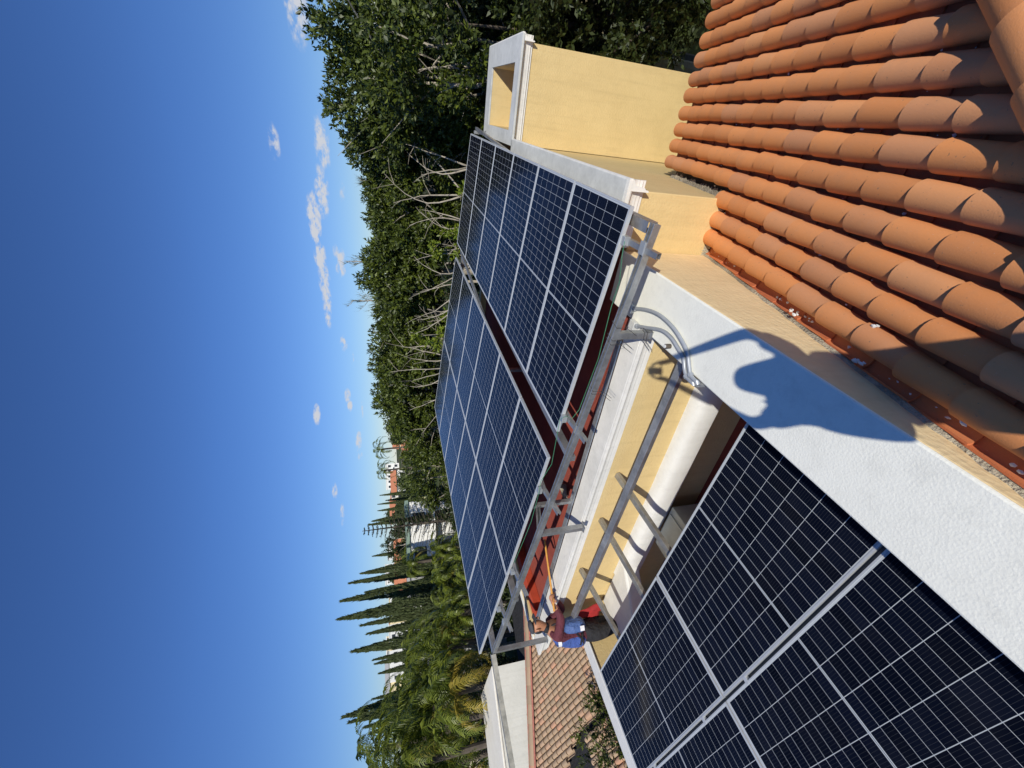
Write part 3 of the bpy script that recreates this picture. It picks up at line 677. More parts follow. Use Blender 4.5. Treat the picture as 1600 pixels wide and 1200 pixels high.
# pale low building further left
bb = empty('garden_building'); tag(bb, 'pale flat roofed building beyond the neighbour parapet at the photo edge', 'building')
c = at_z(742, 1180, -4.6)
MB().box((c.x - 5, c.y - 2.6, GZ), (c.x + 1.4, c.y + .6, -4.75)).obj('wall', 'hwhite', bb); MB().box((c.x - 5.1, c.y - 2.7, -4.75), (c.x + 1.5, c.y + .7, -4.6)).obj('roof', 'hcream', bb)
for k in range(4): MB().box((c.x - 3.8 + k * 1.2, c.y + .6, -6.6), (c.x - 3.1 + k * 1.2, c.y + .64, -5.2)).obj('window', 'hdark', bb)

# ------------------------------------------------------------------ people
def skin_obj(name, verts, edges, mat, parent=None, sub=2, root_i=0):
    me = bpy.data.meshes.new(name); me.from_pydata([v[0] for v in verts], edges, []); o = bpy.data.objects.new(name, me); COL.objects.link(o)
    md = o.modifiers.new('skin', 'SKIN'); sk = me.skin_vertices[0].data
    for i, v in enumerate(verts):
        r = v[1] if isinstance(v[1], tuple) else (v[1], v[1]); sk[i].radius = r; sk[i].use_root = (i == root_i)
    ss = o.modifiers.new('sub', 'SUBSURF'); ss.levels = sub; ss.render_levels = sub
    bpy.context.view_layer.update()
    dg = bpy.context.evaluated_depsgraph_get(); ev = o.evaluated_get(dg); nm = bpy.data.meshes.new_from_object(ev)
    bpy.data.objects.remove(o); nm.name = name; nm.materials.clear(); nm.materials.append(M[mat]); nm.polygons.foreach_set('use_smooth', [True] * len(nm.polygons))
    o = bpy.data.objects.new(name, nm); COL.objects.link(o)
    if parent: o.parent = parent
    return o
def V(*a): return Vector(a)
def hand(vs, es, wrist, dirv, palmn, s=1.0, curl=.9, start=None, thumb=1):
    """append palm and five curled fingers to a skin skeleton"""
    d = Vector(dirv).normalized(); n = Vector(palmn).normalized(); a = d.cross(n).normalized()
    wi = start; w = Vector(wrist)
    vs.append((w + d * .045 * s, (.030 * s, .016 * s))); es.append((wi, len(vs) - 1)); pi = len(vs) - 1
    for k, (off, ln) in enumerate(((-.030, .068), (-.010, .078), (.011, .073), (.031, .056))):
        b = w + d * .09 * s + a * off * s; vs.append((b, .0095 * s)); es.append((pi, len(vs) - 1)); pr = len(vs) - 1; dd = d.copy(); p = b
        for q in range(3):
            dd = (dd * math.cos(curl * (.7 + .25 * q)) + n * math.sin(curl * (.7 + .25 * q))).normalized() if q else (d * math.cos(curl * .6) + n * math.sin(curl * .6)).normalized()
            p = p + dd * ln * s * (.45, .32, .23)[q]; vs.append((p, (.0085, .008, .007)[q] * s)); es.append((pr, len(vs) - 1)); pr = len(vs) - 1
    t0 = w + d * .03 * s - a * .028 * s * thumb; vs.append((t0, .011 * s)); es.append((pi, len(vs) - 1)); pr = len(vs) - 1
    for q, st in enumerate((.035, .03)):
        t0 = t0 + (d * .6 - a * .55 * thumb * (1 - q) + n * (.5 + .6 * q)).normalized() * st * s; vs.append((t0, (.010, .0085)[q] * s)); es.append((pr, len(vs) - 1)); pr = len(vs) - 1

def worker():
    root = empty('person'); tag(root, 'worker in charcoal cap, maroon sleeves and blue vest holding an orange pole beyond the courtyard', 'person')
    f = V(.86, .50, 0).normalized(); l = V(-f.y, f.x, 0)      # facing, his left
    z0 = -3.34; c = V(-5.93, 2.42, 0)
    def P(fw, lf, z): return c + f * fw + l * lf + V(0, 0, z0 + z)
    hand_p = at_y(862, 939, 2.62)
    # body: one continuous surface
    vs = [(P(0, 0, .92), (.09, .07)), (P(.02, 0, 1.08), (.12, .09)), (P(.07, 0, 1.25), (.15, .105)), (P(.13, 0, 1.40), (.14, .09)), (P(.165, 0, 1.475), (.052, .052)), (P(.20, 0, 1.53), (.058, .06)), (P(.225, 0, 1.60), (.078, .095)), (P(.215, 0, 1.69), (.072, .09))]
    es = [(0, 1), (1, 2), (2, 3), (3, 4), (4, 5), (5, 6), (6, 7)]
    for s in (1, -1):
        b = len(vs); vs += [(P(0, .08 * s, .82), (.055, .055)), (P(.03 - .04 * s, .11 * s, .47), .060), (P(-.03 + .03 * s, .115 * s, .12), .042), (P(.06 + .02 * s, .12 * s, .045), (.042, .03)), (P(.15 + .02 * s, .13 * s, .03), (.038, .024))]
        es += [(0, b), (b, b + 1), (b + 1, b + 2), (b + 2, b + 3), (b + 3, b + 4)]
    # right arm reaches forward to the pole, left arm reaches along it
    sh = P(.12, -.17, 1.38); el = sh.lerp(hand_p, .5) + V(0, 0, -.09); b = len(vs)
    vs += [(sh, .056), (el, .042), (hand_p - (hand_p - el).normalized() * .06, .027)]; es += [(3, b), (b, b + 1), (b + 1, b + 2)]
    hand(vs, es, vs[-1][0], hand_p - el, V(0, .2, -1), 1.0, 1.0, b + 2)
    sh2 = P(.12, .17, 1.37); h2 = hand_p + V(-.16, .10, -.10); el2 = sh2.lerp(h2, .5) + V(0, 0, -.16); b = len(vs)
    vs += [(sh2, .056), (el2, .042), (h2, .027)]; es += [(3, b), (b, b + 1), (b + 1, b + 2)]
    hand(vs, es, h2, h2 - el2, V(0, -.2, -1), 1.0, 1.0, b + 2, -1)
    body = skin_obj('body', vs, es, 'skin', root, 2)
    # face: nose, eyes, ears
    hd = P(.225, 0, 1.625)
    fm = MB(); nb_ = hd + f * .098
    fm.tube([nb_ + V(0, 0, .02), nb_ + f * .014 + V(0, 0, -.008), nb_ + f * .016 + V(0, 0, -.022), nb_ + V(0, 0, -.03)], [.009, .012, .016, .010], 8)
    for s in (1, -1): q = hd + l * (.078 * s) - f * .005; fm.tube([q + V(0, 0, .03), q + l * .012 * s, q + V(0, 0, -.03)], [.008, .016, .009], 8)
    fm.obj('face_features', 'skin', body, smooth=True)
    em = MB()
    for s in (1, -1): q = hd + f * .088 + l * (.032 * s) + V(0, 0, .018); em.tube([q - l * .014, q, q + l * .014], [.004, .009, .004], 8)
    em.tube([hd + f * .092 + l * .022 + V(0, 0, -.048), hd + f * .10 + V(0, 0, -.046), hd + f * .092 - l * .022 + V(0, 0, -.048)], [.003, .006, .003], 6)
    em.tube([hd + f * .096 + l * .03 + V(0, 0, .034), hd + f * .1 + l * .01 + V(0, 0, .037)], .004, 5); em.tube([hd + f * .096 - l * .03 + V(0, 0, .034), hd + f * .1 - l * .01 + V(0, 0, .037)], .004, 5)
    em.obj('eyes', 'black', body)
    # hair at the back of the neck
    skin_obj('hair', [(hd + V(0, 0, .03) - f * .03, (.082, .08)), (hd - f * .06 + V(0, 0, -.03), (.07, .055)), (hd - f * .075 + V(0, 0, -.09), (.05, .03))], [(0, 1), (1, 2)], 'black', body, 2)
    # cap with brim
    cp = skin_obj('cap', [(hd + V(0, 0, .045), (.092, .105)), (hd + V(0, 0, .085) - f * .005, (.085, .10)), (hd + V(0, 0, .115) - f * .01, (.05, .06))], [(0, 1), (1, 2)], 'cap', body, 2)
    bm_ = MB(); n = 12; vs2 = []
    for k in range(n + 1):
        t = -math.pi / 2 + math.pi * k / n; vs2.append(hd + f * (.075 + .095 * math.cos(t)) + l * (.085 * math.sin(t)) + V(0, 0, .05 - .015 * math.cos(t) - .012 * abs(math.sin(t))))
    for k in range(n + 1): vs2.append(Vector(vs2[k]) - V(0, 0, .006))
    bm_.add(vs2, [tuple(range(n + 1)), tuple(range(n + 1, 2 * n + 2))[::-1]] + [(k, k + 1, n + 2 + k, n + 1 + k) for k in range(n)] + [(n, 0, n + 1, 2 * n + 1)])
    bm_.obj('brim', 'cap', cp)
    # scarf / mask strap under the chin
    skin_obj('neck_scarf', [(P(.15, 0, 1.44), (.085, .075)), (P(.175, 0, 1.50), (.074, .07)), (P(.17, 0, 1.545), (.06, .06))], [(0, 1), (1, 2)], 'blackcloth', body, 2)
    # maroon shirt over torso and arms
    sv = [(P(0, 0, .86), (.175, .14)), (P(.02, 0, 1.08), (.16, .12)), (P(.07, 0, 1.25), (.18, .13)), (P(.13, 0, 1.41), (.15, .10)), (P(.155, 0, 1.455), (.07, .065))]
    se = [(0, 1), (1, 2), (2, 3), (3, 4)]
    b = len(sv); sv += [(sh, .074), (el, .060), (hand_p - (hand_p - el).normalized() * .11, .042)]; se += [(3, b), (b, b + 1), (b + 1, b + 2)]
    b = len(sv); sv += [(sh2, .072), (el2, .058), (h2 - (h2 - el2).normalized() * .05, .042)]; se += [(3, b), (b, b + 1), (b + 1, b + 2)]
    skin_obj('shirt', sv, se, 'maroon', body, 2)
    # blue vest: covers the back and the side
    skin_obj('vest', [(P(-.035, -.0, .90), (.195, .15)), (P(-.03, 0, 1.10), (.185, .145)), (P(.02, 0, 1.27), (.20, .145)), (P(.08, 0, 1.41), (.175, .10))], [(0, 1), (1, 2), (2, 3)], 'blue', body, 2)
    m = MB(); 
    for (fw, z, h) in ((.085, 1.335, .05),):
        ring = [P(fw - .035 + .132 * math.cos(t), .197 * math.sin(t), z + .02 * math.cos(t)) for t in [2 * math.pi * k / 28 for k in range(28)]]
        m.add(ring + [p + V(0, 0, h) for p in ring], [(k, (k + 1) % 28, 28 + (k + 1) % 28, 28 + k) for k in range(28) if 7 <= k <= 21])
    m.obj('reflective_strip', 'whitecloth', body)
    # trousers
    tv = [(P(0, 0, 1.0), (.172, .135)), (P(0, 0, .86), (.18, .145))]; te = [(0, 1)]
    for s in (1, -1):
        b = len(tv); tv += [(P(0, .095 * s, .76), (.115, .12)), (P(.03 - .04 * s, .11 * s, .46), .078), (P(-.03 + .03 * s, .115 * s, .10), .065)]; te += [(1, b), (b, b + 1), (b + 1, b + 2)]
    skin_obj('trousers', tv, te, 'blackcloth', body, 2)
    m = MB()
    for s in (1, -1): q = P(.07, .125 * s, .04); m.tube([q - f * .11, q - f * .03 + V(0, 0, .01), q + f * .09 + V(0, 0, -.004), q + f * .15 + V(0, 0, -.012)], [.04, .05, .042, .026], 10)
    m.obj('shoes', 'black', body, smooth=True)
    KS = 1.10; loc_children(root, (-5.95, 2.40, -3.34)); root.location = Vector((-5.95, 2.40, -3.34)) * KS; root.scale = (KS,) * 3
    # bag worn on the side facing the camera
    bag = empty('shoulder_bag'); tag(bag, 'blue shoulder bag with white stripe worn on the front of the worker', 'bag')
    bc = P(.19, -.10, 1.13)
    skin_obj('pouch', [(bc + V(0, 0, -.17), (.12, .085)), (bc + V(0, 0, -.05) + f * .015, (.145, .10)), (bc + V(0, 0, .08) + f * .01, (.135, .09)), (bc + V(0, 0, .17), (.09, .06))], [(0, 1), (1, 2), (2, 3)], 'bagblue', bag, 2)
    m = MB(); ring = [bc + f * (.012 + .116 * math.cos(t)) + l * (.155 * math.sin(t)) + V(0, 0, -.10) for t in [2 * math.pi * k / 24 for k in range(24)]]
    m.add(ring + [p + V(0, 0, .06) for p in ring], [(k, k + 1, 25 + k, 24 + k) for k in range(18, 20)]); m.obj('white_stripe', 'whitecloth', bag)
    m = MB(); m.tube([bc + V(0, 0, .16), P(.24, -.06, 1.36), P(.13, .02, 1.515), P(-.02, .10, 1.40), P(-.11, .0, 1.2), P(-.05, -.17, 1.05), bc - l * .13 - f * .04 + V(0, 0, -.08)], .013, 8)
    m.tube([bc - l * .14 - f * .03, P(.02, -.19, 1.02), P(-.10, -.12, .99)], .016, 8); m.obj('strap', 'black', bag, smooth=True)
    loc_children(bag, tuple(bc)); bag.location = bc * KS; bag.scale = (KS,) * 3
    # pole through the right fist
    a = hand_p - V(.0, .03, .01); far = at_y(851, 843, 3.35); d = (far - a).normalized()
    m = MB().tube([a - d * .10, far], .014, 10); po = m.obj('wooden_pole', 'wood', smooth=True); po.scale = (KS,) * 3; tag(po, 'long orange wooden pole gripped by the worker and reaching under the panels', 'pole')
    # red cloth hanging against the wall beside him
    q = at_y(915, 955, 2.86); m = MB(); vs3 = []; nn = 10
    for i in range(nn + 1):
        for k in range(7): vs3.append(q + V(-.16 + .052 * k + .01 * math.sin(i), .03 * math.sin(k * 1.8 + i * .4) - .02, .20 - .045 * i + .02 * math.sin(k * 2.1)))
    fs = [(i * 7 + k, i * 7 + k + 1, (i + 1) * 7 + k + 1, (i + 1) * 7 + k) for i in range(nn) for k in range(6)]
    m.add(vs3, fs); o = m.obj('red_cloth', 'redcloth', smooth=True); sm = o.modifiers.new('solid', 'SOLIDIFY'); sm.thickness = .01
    tag(o, 'dark red cloth hanging on the courtyard wall in front of the worker', 'cloth')
worker()

def photographer():
    z0 = -2.04; root = empty('person'); tag(root, 'photographer standing on the tiled roof, arms raised, known by the shadow cast on the parapet', 'person')
    f = V(-.56, .83, 0).normalized(); r = V(.83, .56, 0)
    hc = V(.115, -.30, -.50)                                # head centre
    ft = V(.13, -.42, z0)
    def P(rt_, fw, z): return V(ft.x, ft.y, 0).lerp(V(hc.x, hc.y, 0), min(1, (z - z0) / 1.5)) + r * rt_ + f * fw + V(0, 0, z)
    vs = [(P(0, 0, -1.10), (.15, .12)), (P(0, 0, -.95), (.14, .11)), (P(0, 0, -.80), (.165, .12)), (P(0, 0, -.68), (.13, .09)), (hc + V(0, 0, -.13) - f * .02, .055), (hc + V(0, 0, -.05), (.07, .085)), (hc + V(0, 0, .06), (.075, .09))]
    es = [(i, i + 1) for i in range(6)]
    for s in (1, -1):
        b = len(vs); vs += [(P(.10 * s, 0, -1.18), .09), (P(.12 * s, .03, -1.58), .06), (P(.13 * s, -.02, z0 + .12), .045), (P(.14 * s, .10, z0 + .06), (.045, .035)), (P(.14 * s, .17, z0 + .055), (.04, .028))]
        es += [(0, b), (b, b + 1), (b + 1, b + 2), (b + 2, b + 3), (b + 3, b + 4)]
    phone = -Vector(bk) * -.03
    for s in (1, -1):
        sh = P(.17 * s, 0, -.72); el = hc + r * (.30 * s) + f * .06 + V(0, 0, -.02) - f * .03; w = phone + Vector(rt) * (.085 * s) - Vector(up) * .03 + Vector(bk) * .10 + V(0, 0, -.04)
        b = len(vs); vs += [(sh, .058), (el, .046), (w, .028)]; es += [(3, b), (b, b + 1), (b + 1, b + 2)]
        hand(vs, es, w, -Vector(bk) * .6 + Vector(up) * .8 - Vector(rt) * .1 * s, -Vector(rt) * s, .95, .5, b + 2, s)
    body = skin_obj('body', vs, es, 'skin', root, 2)
    skin_obj('shadow_hood', [(hc + V(0, 0, .10), (.065, .07)), (hc + V(0, 0, .03) - f * .02, (.105, .11)), (hc + V(0, 0, -.08) - f * .03, (.13, .11)), (hc + V(0, 0, -.17) - f * .02, (.17, .11))], [(0, 1), (1, 2), (2, 3)], 'blackcloth', body, 2)  # hood shape added so the head's shadow widens into the shoulders
    sv = [(P(-.05, 0, -1.16), (.25, .15)), (P(-.06, 0, -.95), (.25, .14)), (P(-.05, 0, -.80), (.26, .14)), (P(-.02, 0, -.66), (.20, .12)), (P(0, 0, -.58), (.12, .10))]; se = [(0, 1), (1, 2), (2, 3), (3, 4)]
    for s in (1, -1):
        b = len(sv); sv += [(P(.17 * s, 0, -.72), .085), (P(.17 * s, 0, -.72).lerp(hc + r * (.30 * s) + f * .03 + V(0, 0, -.02), .75), .068)]; se += [(3, b), (b, b + 1)]
    skin_obj('shirt', sv, se, 'hwhite', body, 2)
    tv = [(P(-.03, 0, -1.08), (.21, .14)), (P(-.02, 0, -1.17), (.20, .14))]; te = [(0, 1)]
    for s in (1, -1):
        b = len(tv); tv += [(P(.10 * s, 0, -1.26), .11), (P(.12 * s, .03, -1.58), .085), (P(.13 * s, -.02, z0 + .12), .07)]; te += [(1, b), (b, b + 1), (b + 1, b + 2)]
    skin_obj('trousers', tv, te, 'blackcloth', body, 2)
    loc_children(root, (.12, -.42, z0))
    ph = MB(); c = phone; ex_ = Vector(up); ey_ = Vector(rt); ez_ = Vector(bk)
    vs4 = [c + ex_ * (a * .074) + ey_ * (b * .037) + ez_ * (k * .008) for k in (0, 1) for a, b in ((-1, -1), (1, -1), (1, 1), (-1, 1))]
    ph.add(vs4, [(0, 1, 2, 3), (7, 6, 5, 4), (0, 4, 5, 1), (1, 5, 6, 2), (2, 6, 7, 3), (3, 7, 4, 0)])
    tag(ph.obj('phone', 'black', bevel=.002), 'phone held up in both hands by the photographer', 'phone')
photographer()
# ------------------------------------------------------------------ vegetation
def leaf_mesh(name, pts, sizes, mat, parent, nrm=None, fold=.25, aspect=.45, normals_bias=.5, axis=None):
    """pts (n,3): one folded leaf (two triangles pairs) each, random orientation"""
    n = len(pts)
    d = rng.normal(size=(n, 3)); d[:, 2] *= .7
    if nrm is not None: d += nrm * 1.2
    d /= np.linalg.norm(d, axis=1)[:, None]
    a = np.cross(d, rng.normal(size=(n, 3))); a /= np.linalg.norm(a, axis=1)[:, None]; b = np.cross(d, a)
    if axis is not None:
        a = axis * .55 + rng.normal(size=(n, 3)) * .62; a /= np.linalg.norm(a, axis=1)[:, None]; b = np.cross(a, axis + rng.normal(size=(n, 3)) * .25); b /= np.linalg.norm(b, axis=1)[:, None]; d = np.cross(a, b)
    L = sizes[:, None]; w = L * aspect
    base = pts; tip = pts + a * L; mid = pts + a * L * .45
    v = np.empty((n, 4, 3)); v[:, 0] = base; v[:, 1] = mid + b * w * .5 + d * L * fold * .4; v[:, 2] = tip; v[:, 3] = mid - b * w * .5 + d * L * fold * .4
    me = bpy.data.meshes.new(name); me.vertices.add(4 * n); me.vertices.foreach_set('co', v.reshape(-1))
    me.loops.add(4 * n); me.loops.foreach_set('vertex_index', np.arange(4 * n, dtype=np.int32))
    me.polygons.add(n); me.polygons.foreach_set('loop_start', np.arange(0, 4 * n, 4, dtype=np.int32)); me.polygons.foreach_set('loop_total', np.full(n, 4, dtype=np.int32))
    me.update(calc_edges=True); me.materials.append(M[mat]); o = bpy.data.objects.new(name, me); COL.objects.link(o); o.parent = parent; return o
def branch_tree(m, base, tips, r0, wob=.3):
    base = Vector(base)
    for t in tips:
        t = Vector(t); pts = []; N_ = 7; side = Vector((random.uniform(-1, 1), random.uniform(-1, 1), .2)) * (t - base).length * .08 * wob * 3
        for i in range(N_ + 1):
            k = i / N_; pts.append(base.lerp(t, k) + side * math.sin(k * math.pi) + Vector((random.gauss(0, .03), random.gauss(0, .03), random.gauss(0, .03))) * (t - base).length * .15 * (0 < i < N_))
        m.tube(pts, [max(.006, r0 * (1 - .85 * i / N_)) for i in range(N_ + 1)], 6, cap=False)
        for j in range(3):
            p = pts[random.randint(3, 6)]; e = p + Vector((random.uniform(-1, 1), random.uniform(-1, 1), random.uniform(.1, 1))) * (t - base).length * .28
            m.tube([p, p.lerp(e, .5) + Vector((0, 0, .05)), e], [r0 * .35, r0 * .2, .004], 5, cap=False)
def crown_tree(name, top_px, dist, rad, height, label, cat='tree', mat='ficus', leaves=16000, ls=.11, clumps=70, group=None, bark='bark', squash=1.0, bare=0, trunk=True, zbase=None, rot=None):
    top = at_d(top_px[0], top_px[1], dist); cx, cy, zt = top.x, top.y, top.z
    c = np.array([cx, cy, zt - height / 2]); gz = zbase if zbase is not None else GH(cx, cy)
    root = empty(name, (cx, cy, gz)); tag(root, label, cat, group)
    P_ = []; S_ = []; Nn = []
    cc = []
    for i in range(clumps):
        d = rng.normal(size=3); d /= np.linalg.norm(d); rr = rng.uniform(.35, 1) ** .45
        p = c + d * np.array([rad, rad * squash, height / 2]) * rr * .88; cc.append((p, rad * rng.uniform(.16, .31)))
    per = leaves // clumps // 9
    for p, r in cc:
        d = rng.normal(size=(per, 3)); d /= np.linalg.norm(d, axis=1)[:, None]; q = d * (r * rng.uniform(.45, 1, size=(per, 1)) ** .6) * np.array([1, 1, .8])
        out_ = (p - c) / np.array([rad, rad, height / 2]); ax = d * .8 + out_ * .6 + np.array([0, 0, .45]); ax /= np.linalg.norm(ax, axis=1)[:, None]
        q = np.repeat(q, 9, 0); ax = np.repeat(ax, 9, 0); q = q + ax * rng.uniform(-.12, .05, (per * 9, 1)) * (ls / .115)
        P_.append(p + q); Nn.append(ax); S_.append(rng.uniform(.7, 1.35, per * 9) * ls)
    o = leaf_mesh('crown', np.concatenate(P_) - np.array([cx, cy, gz]), np.concatenate(S_), mat, root, aspect=.42, axis=np.concatenate(Nn))
    if trunk:
        m = MB(); tb = Vector((0, 0, 0)); fork = Vector((0, 0, (zt - height * .95) - gz)) 
        if fork.z < .5: fork.z = .5
        m.tube([tb, tb.lerp(fork, .5) + Vector((.08, .05, 0)), fork], [rad * .085, rad * .07, rad * .06], 8)
        tips = [Vector(p) - Vector((cx, cy, gz)) for p, r in random.sample(cc, min(14, len(cc)))]
        branch_tree(m, fork, tips, rad * .035)
        m.obj('trunk', bark, root, smooth=True)
    return root
big = [((448, -10), 13, 2.6, 8.5, 'huge ficus reaching past the edge of the photo above the chimney'),
       ((454, 75), 14.5, 2.0, 7.5, 'tall glossy ficus rising highest behind the chimney'),
       ((462, 140), 15, 1.9, 7.2, 'glossy ficus behind the chimney with a notch of cloud beside its shoulder'),
       ((526, 215), 16, 1.8, 5.0, 'ficus standing beyond the far corner of the single array, below the small lone cloud'),
       ((552, 290), 17, 1.9, 4.4, 'ficus beyond the farthest panels of the single array'),
       ((560, 355), 18, 1.9, 3.6, 'ficus beyond the gap between the two far arrays'),
       ((558, 420), 18.5, 2.0, 3.5, 'ficus with feathery twigs showing above it'),
       ((580, 490), 20, 2.1, 3.5, 'ficus above the far corner of the two-column array, beside yellow-green shoots'),
       ((572, 560), 20.5, 2.2, 3.5, 'pointed ficus with pale bare limbs beneath it'),
       ((580, 620), 22, 2.2, 3.7, 'ficus at the end of the dense row'),
       ((600, 665), 24, 2.3, 5.2, 'lower ficus in front of the distant orange roofed houses'),
       ((622, 735), 25, 2.6, 5.4, 'round dark tree standing alone left of the ficus row')]
for i, (px, d, r, h, lb) in enumerate(big):
    crown_tree('ficus_tree', px, d, r, h, lb, leaves=27000 if i < 5 else 22000, ls=.13 if i < 5 else .15, clumps=66, group='ficus trees behind the panels')
# second row, leaf colour darkened as if in shade, filling behind and below
for i, (px, d, r, h, lb) in enumerate([((590, 0), 14.5, 2.6, 6, 'shaded tree beside the chimney wall'), ((620, 100), 19, 3.0, 7, 'dark tree deep behind the chimney'), ((620, 190), 21, 3.2, 7, 'dark tree behind the ficus row near the chimney'),
        ((640, 290), 23, 3.2, 7, 'dark tree behind the middle of the ficus row'), ((650, 390), 24, 3.2, 6.5, 'dark tree behind the casuarina twigs'), ((650, 500), 26, 3.4, 6.5, 'dark tree behind the yellow-green shoots'), ((655, 610), 28, 3.4, 6.5, 'dark tree behind the end of the ficus row'),
        ((690, 790), 20, 2.0, 4.5, 'dark shrubby tree just over the outer edge of the two-column array')]):
    crown_tree('broadleaf_tree', px, d, r, h, lb, mat='ficus2', leaves=15000, ls=.16, clumps=60, group='dark trees in the second row', bark='darkbark')
for px, d, r, h, lb in (((690, -90), 12.5, 2.6, 6.5, 'shading tree past the photo edge above the tiled eave'), ((770, -190), 11, 2.4, 5.5, 'low tree past the photo edge beside the tiled eave'), ((560, -190), 12, 3.2, 8, 'tall tree past the photo edge beyond the tiled roof'), ((830, -30), 13.5, 2.0, 4, 'dark undergrowth tree behind the chimney wall'), ((560, -420), 11, 3.4, 8, 'tree out of frame to the right of the tiled roof')):
    crown_tree('broadleaf_tree', px, d, r, h, lb, mat='ficus2', leaves=15000, ls=.12, clumps=60, bark='darkbark')
# pale bare limbs standing in front of the crowns, just beyond the panels
limbs = [((700, 305), (600, 280), 13.6), ((712, 262), (632, 225), 13), ((722, 405), (645, 412), 14.5), ((715, 350), (640, 345), 14), ((700, 470), (650, 500), 15), ((705, 440), (655, 455), 15), ((690, 560), (620, 552), 16.5), ((688, 575), (630, 605), 16.5), ((690, 535), (640, 520), 16.5), ((690, 610), (640, 640), 17), ((745, 128), (632, 62), 12)]
for i, (a, b, d) in enumerate(limbs):
    p = at_d(a[0] + 26, a[1], d); q = at_d(b[0], b[1], d + .4); root = empty('bare_limbed_tree', (p.x, p.y, GH(p.x, p.y)))
    tag(root, ['pale pruned trunk low behind the third panel of the single array', 'grey forked limb by the far corner of the single array', 'pale trunk rising beside the gap between the far arrays', 'bare pale limb left of the yellow-green sapling', 'spreading bare limbs behind the farthest panels of the two-column array', 'thin bare limb beside the spreading limbs', 'pale forked trunk below the pointed ficus', 'curving pale limb below the pointed ficus', 'slender pale limb above the yellow-green shoots', 'last pale limb at the end of the ficus row', 'long grey broken limb reaching toward the chimney top'][i], 'tree', 'bare limbs under the ficus crowns')
    o = Vector((p.x, p.y, GH(p.x, p.y))); m = MB(); m.tube([Vector((0, 0, 0)), (p - o) * .6 + Vector((.1, 0, 0)), p - o], [.09, .07, .05], 7)
    N_ = 3 if i < 10 else 2
    tips = [q - o + Vector((random.gauss(0, .7), random.gauss(0, .4), random.gauss(-.25, .35))) * (1 if k else .1) for k in range(N_)]
    branch_tree(m, p - o, tips, .028, .9); m.obj('trunk', 'bark', root, smooth=True)
# yellow-green saplings
crown_tree('sapling', (662, 378), 14.2, .75, 1.9, 'yellow-green sapling behind the gap between the far arrays', mat='ygreen', leaves=1500, ls=.12, clumps=16, group='yellow-green saplings')
crown_tree('sapling', (640, 515), 16, .9, 2.1, 'brightest yellow-green sapling above the far edge of the two-column array', mat='ygreen', leaves=1900, ls=.13, clumps=18, group='yellow-green saplings')
crown_tree('sapling', (705, 285), 12.4, .55, 1.2, 'small yellow-green sapling behind the single array', mat='ygreen', leaves=900, ls=.11, clumps=10, group='yellow-green saplings')
# wall glimpsed in shade beyond the tiled eave
w = empty('boundary_wall'); tag(w, 'shaded cream boundary wall glimpsed through trees beyond the tiled eave', 'wall')
MB().box((-2.5, 17.4, -9.8), (7.5, 17.7, -5.2)).obj('wall', 'hcream', w); MB().box((-2.5, 17.3, -5.2), (7.5, 17.8, -5.05)).obj('coping', 'hwhite', w)
# feathery casuarinas
def feathery(px, d, h, rad, label):
    top = at_d(px[0], px[1], d); gz = GH(top.x, top.y); root = empty('casuarina', (top.x, top.y, gz)); tag(root, label, 'tree', 'feathery casuarinas'); m = MB(); fm = MB()
    H_ = top.z - gz; m.tube([V(0, 0, 0), V(.1, 0, H_ * .5), V(0, 0, H_)], [.16, .1, .02], 6)
    P_ = []
    for i in range(46):
        z = H_ - h * random.random() ** .8; a = random.uniform(0, 6.28); r = rad * (.25 + .75 * (H_ - z) / h) * random.uniform(.5, 1.1); e = V(r * math.cos(a), r * math.sin(a), z + r * .9); b = V(0, 0, z)
        m.tube([b, b.lerp(e, .5) + V(0, 0, -.05), e], [.02, .012, .004], 4, cap=False)
        for k in range(12):
            t = random.uniform(.3, 1); p = b.lerp(e, t); q = p + V(random.gauss(0, .12), random.gauss(0, .12), random.uniform(.12, .5))
            s = V(random.uniform(-1, 1), random.uniform(-1, 1), 0).normalized() * .012; fm.add([p - s, p + s, q], [(0, 1, 2)])
    m.obj('trunk', 'bark', root); fm.obj('foliage', 'cas', root)
feathery((538, 408), 30, 5, 1.5, 'taller grey feathery casuarina behind the ficus row'); feathery((550, 470), 31, 4.5, 1.7, 'wider grey feathery casuarina beside the notch in the ficus row'); feathery((562, 282), 29, 3, .8, 'small feathery casuarina tip near the clouds')

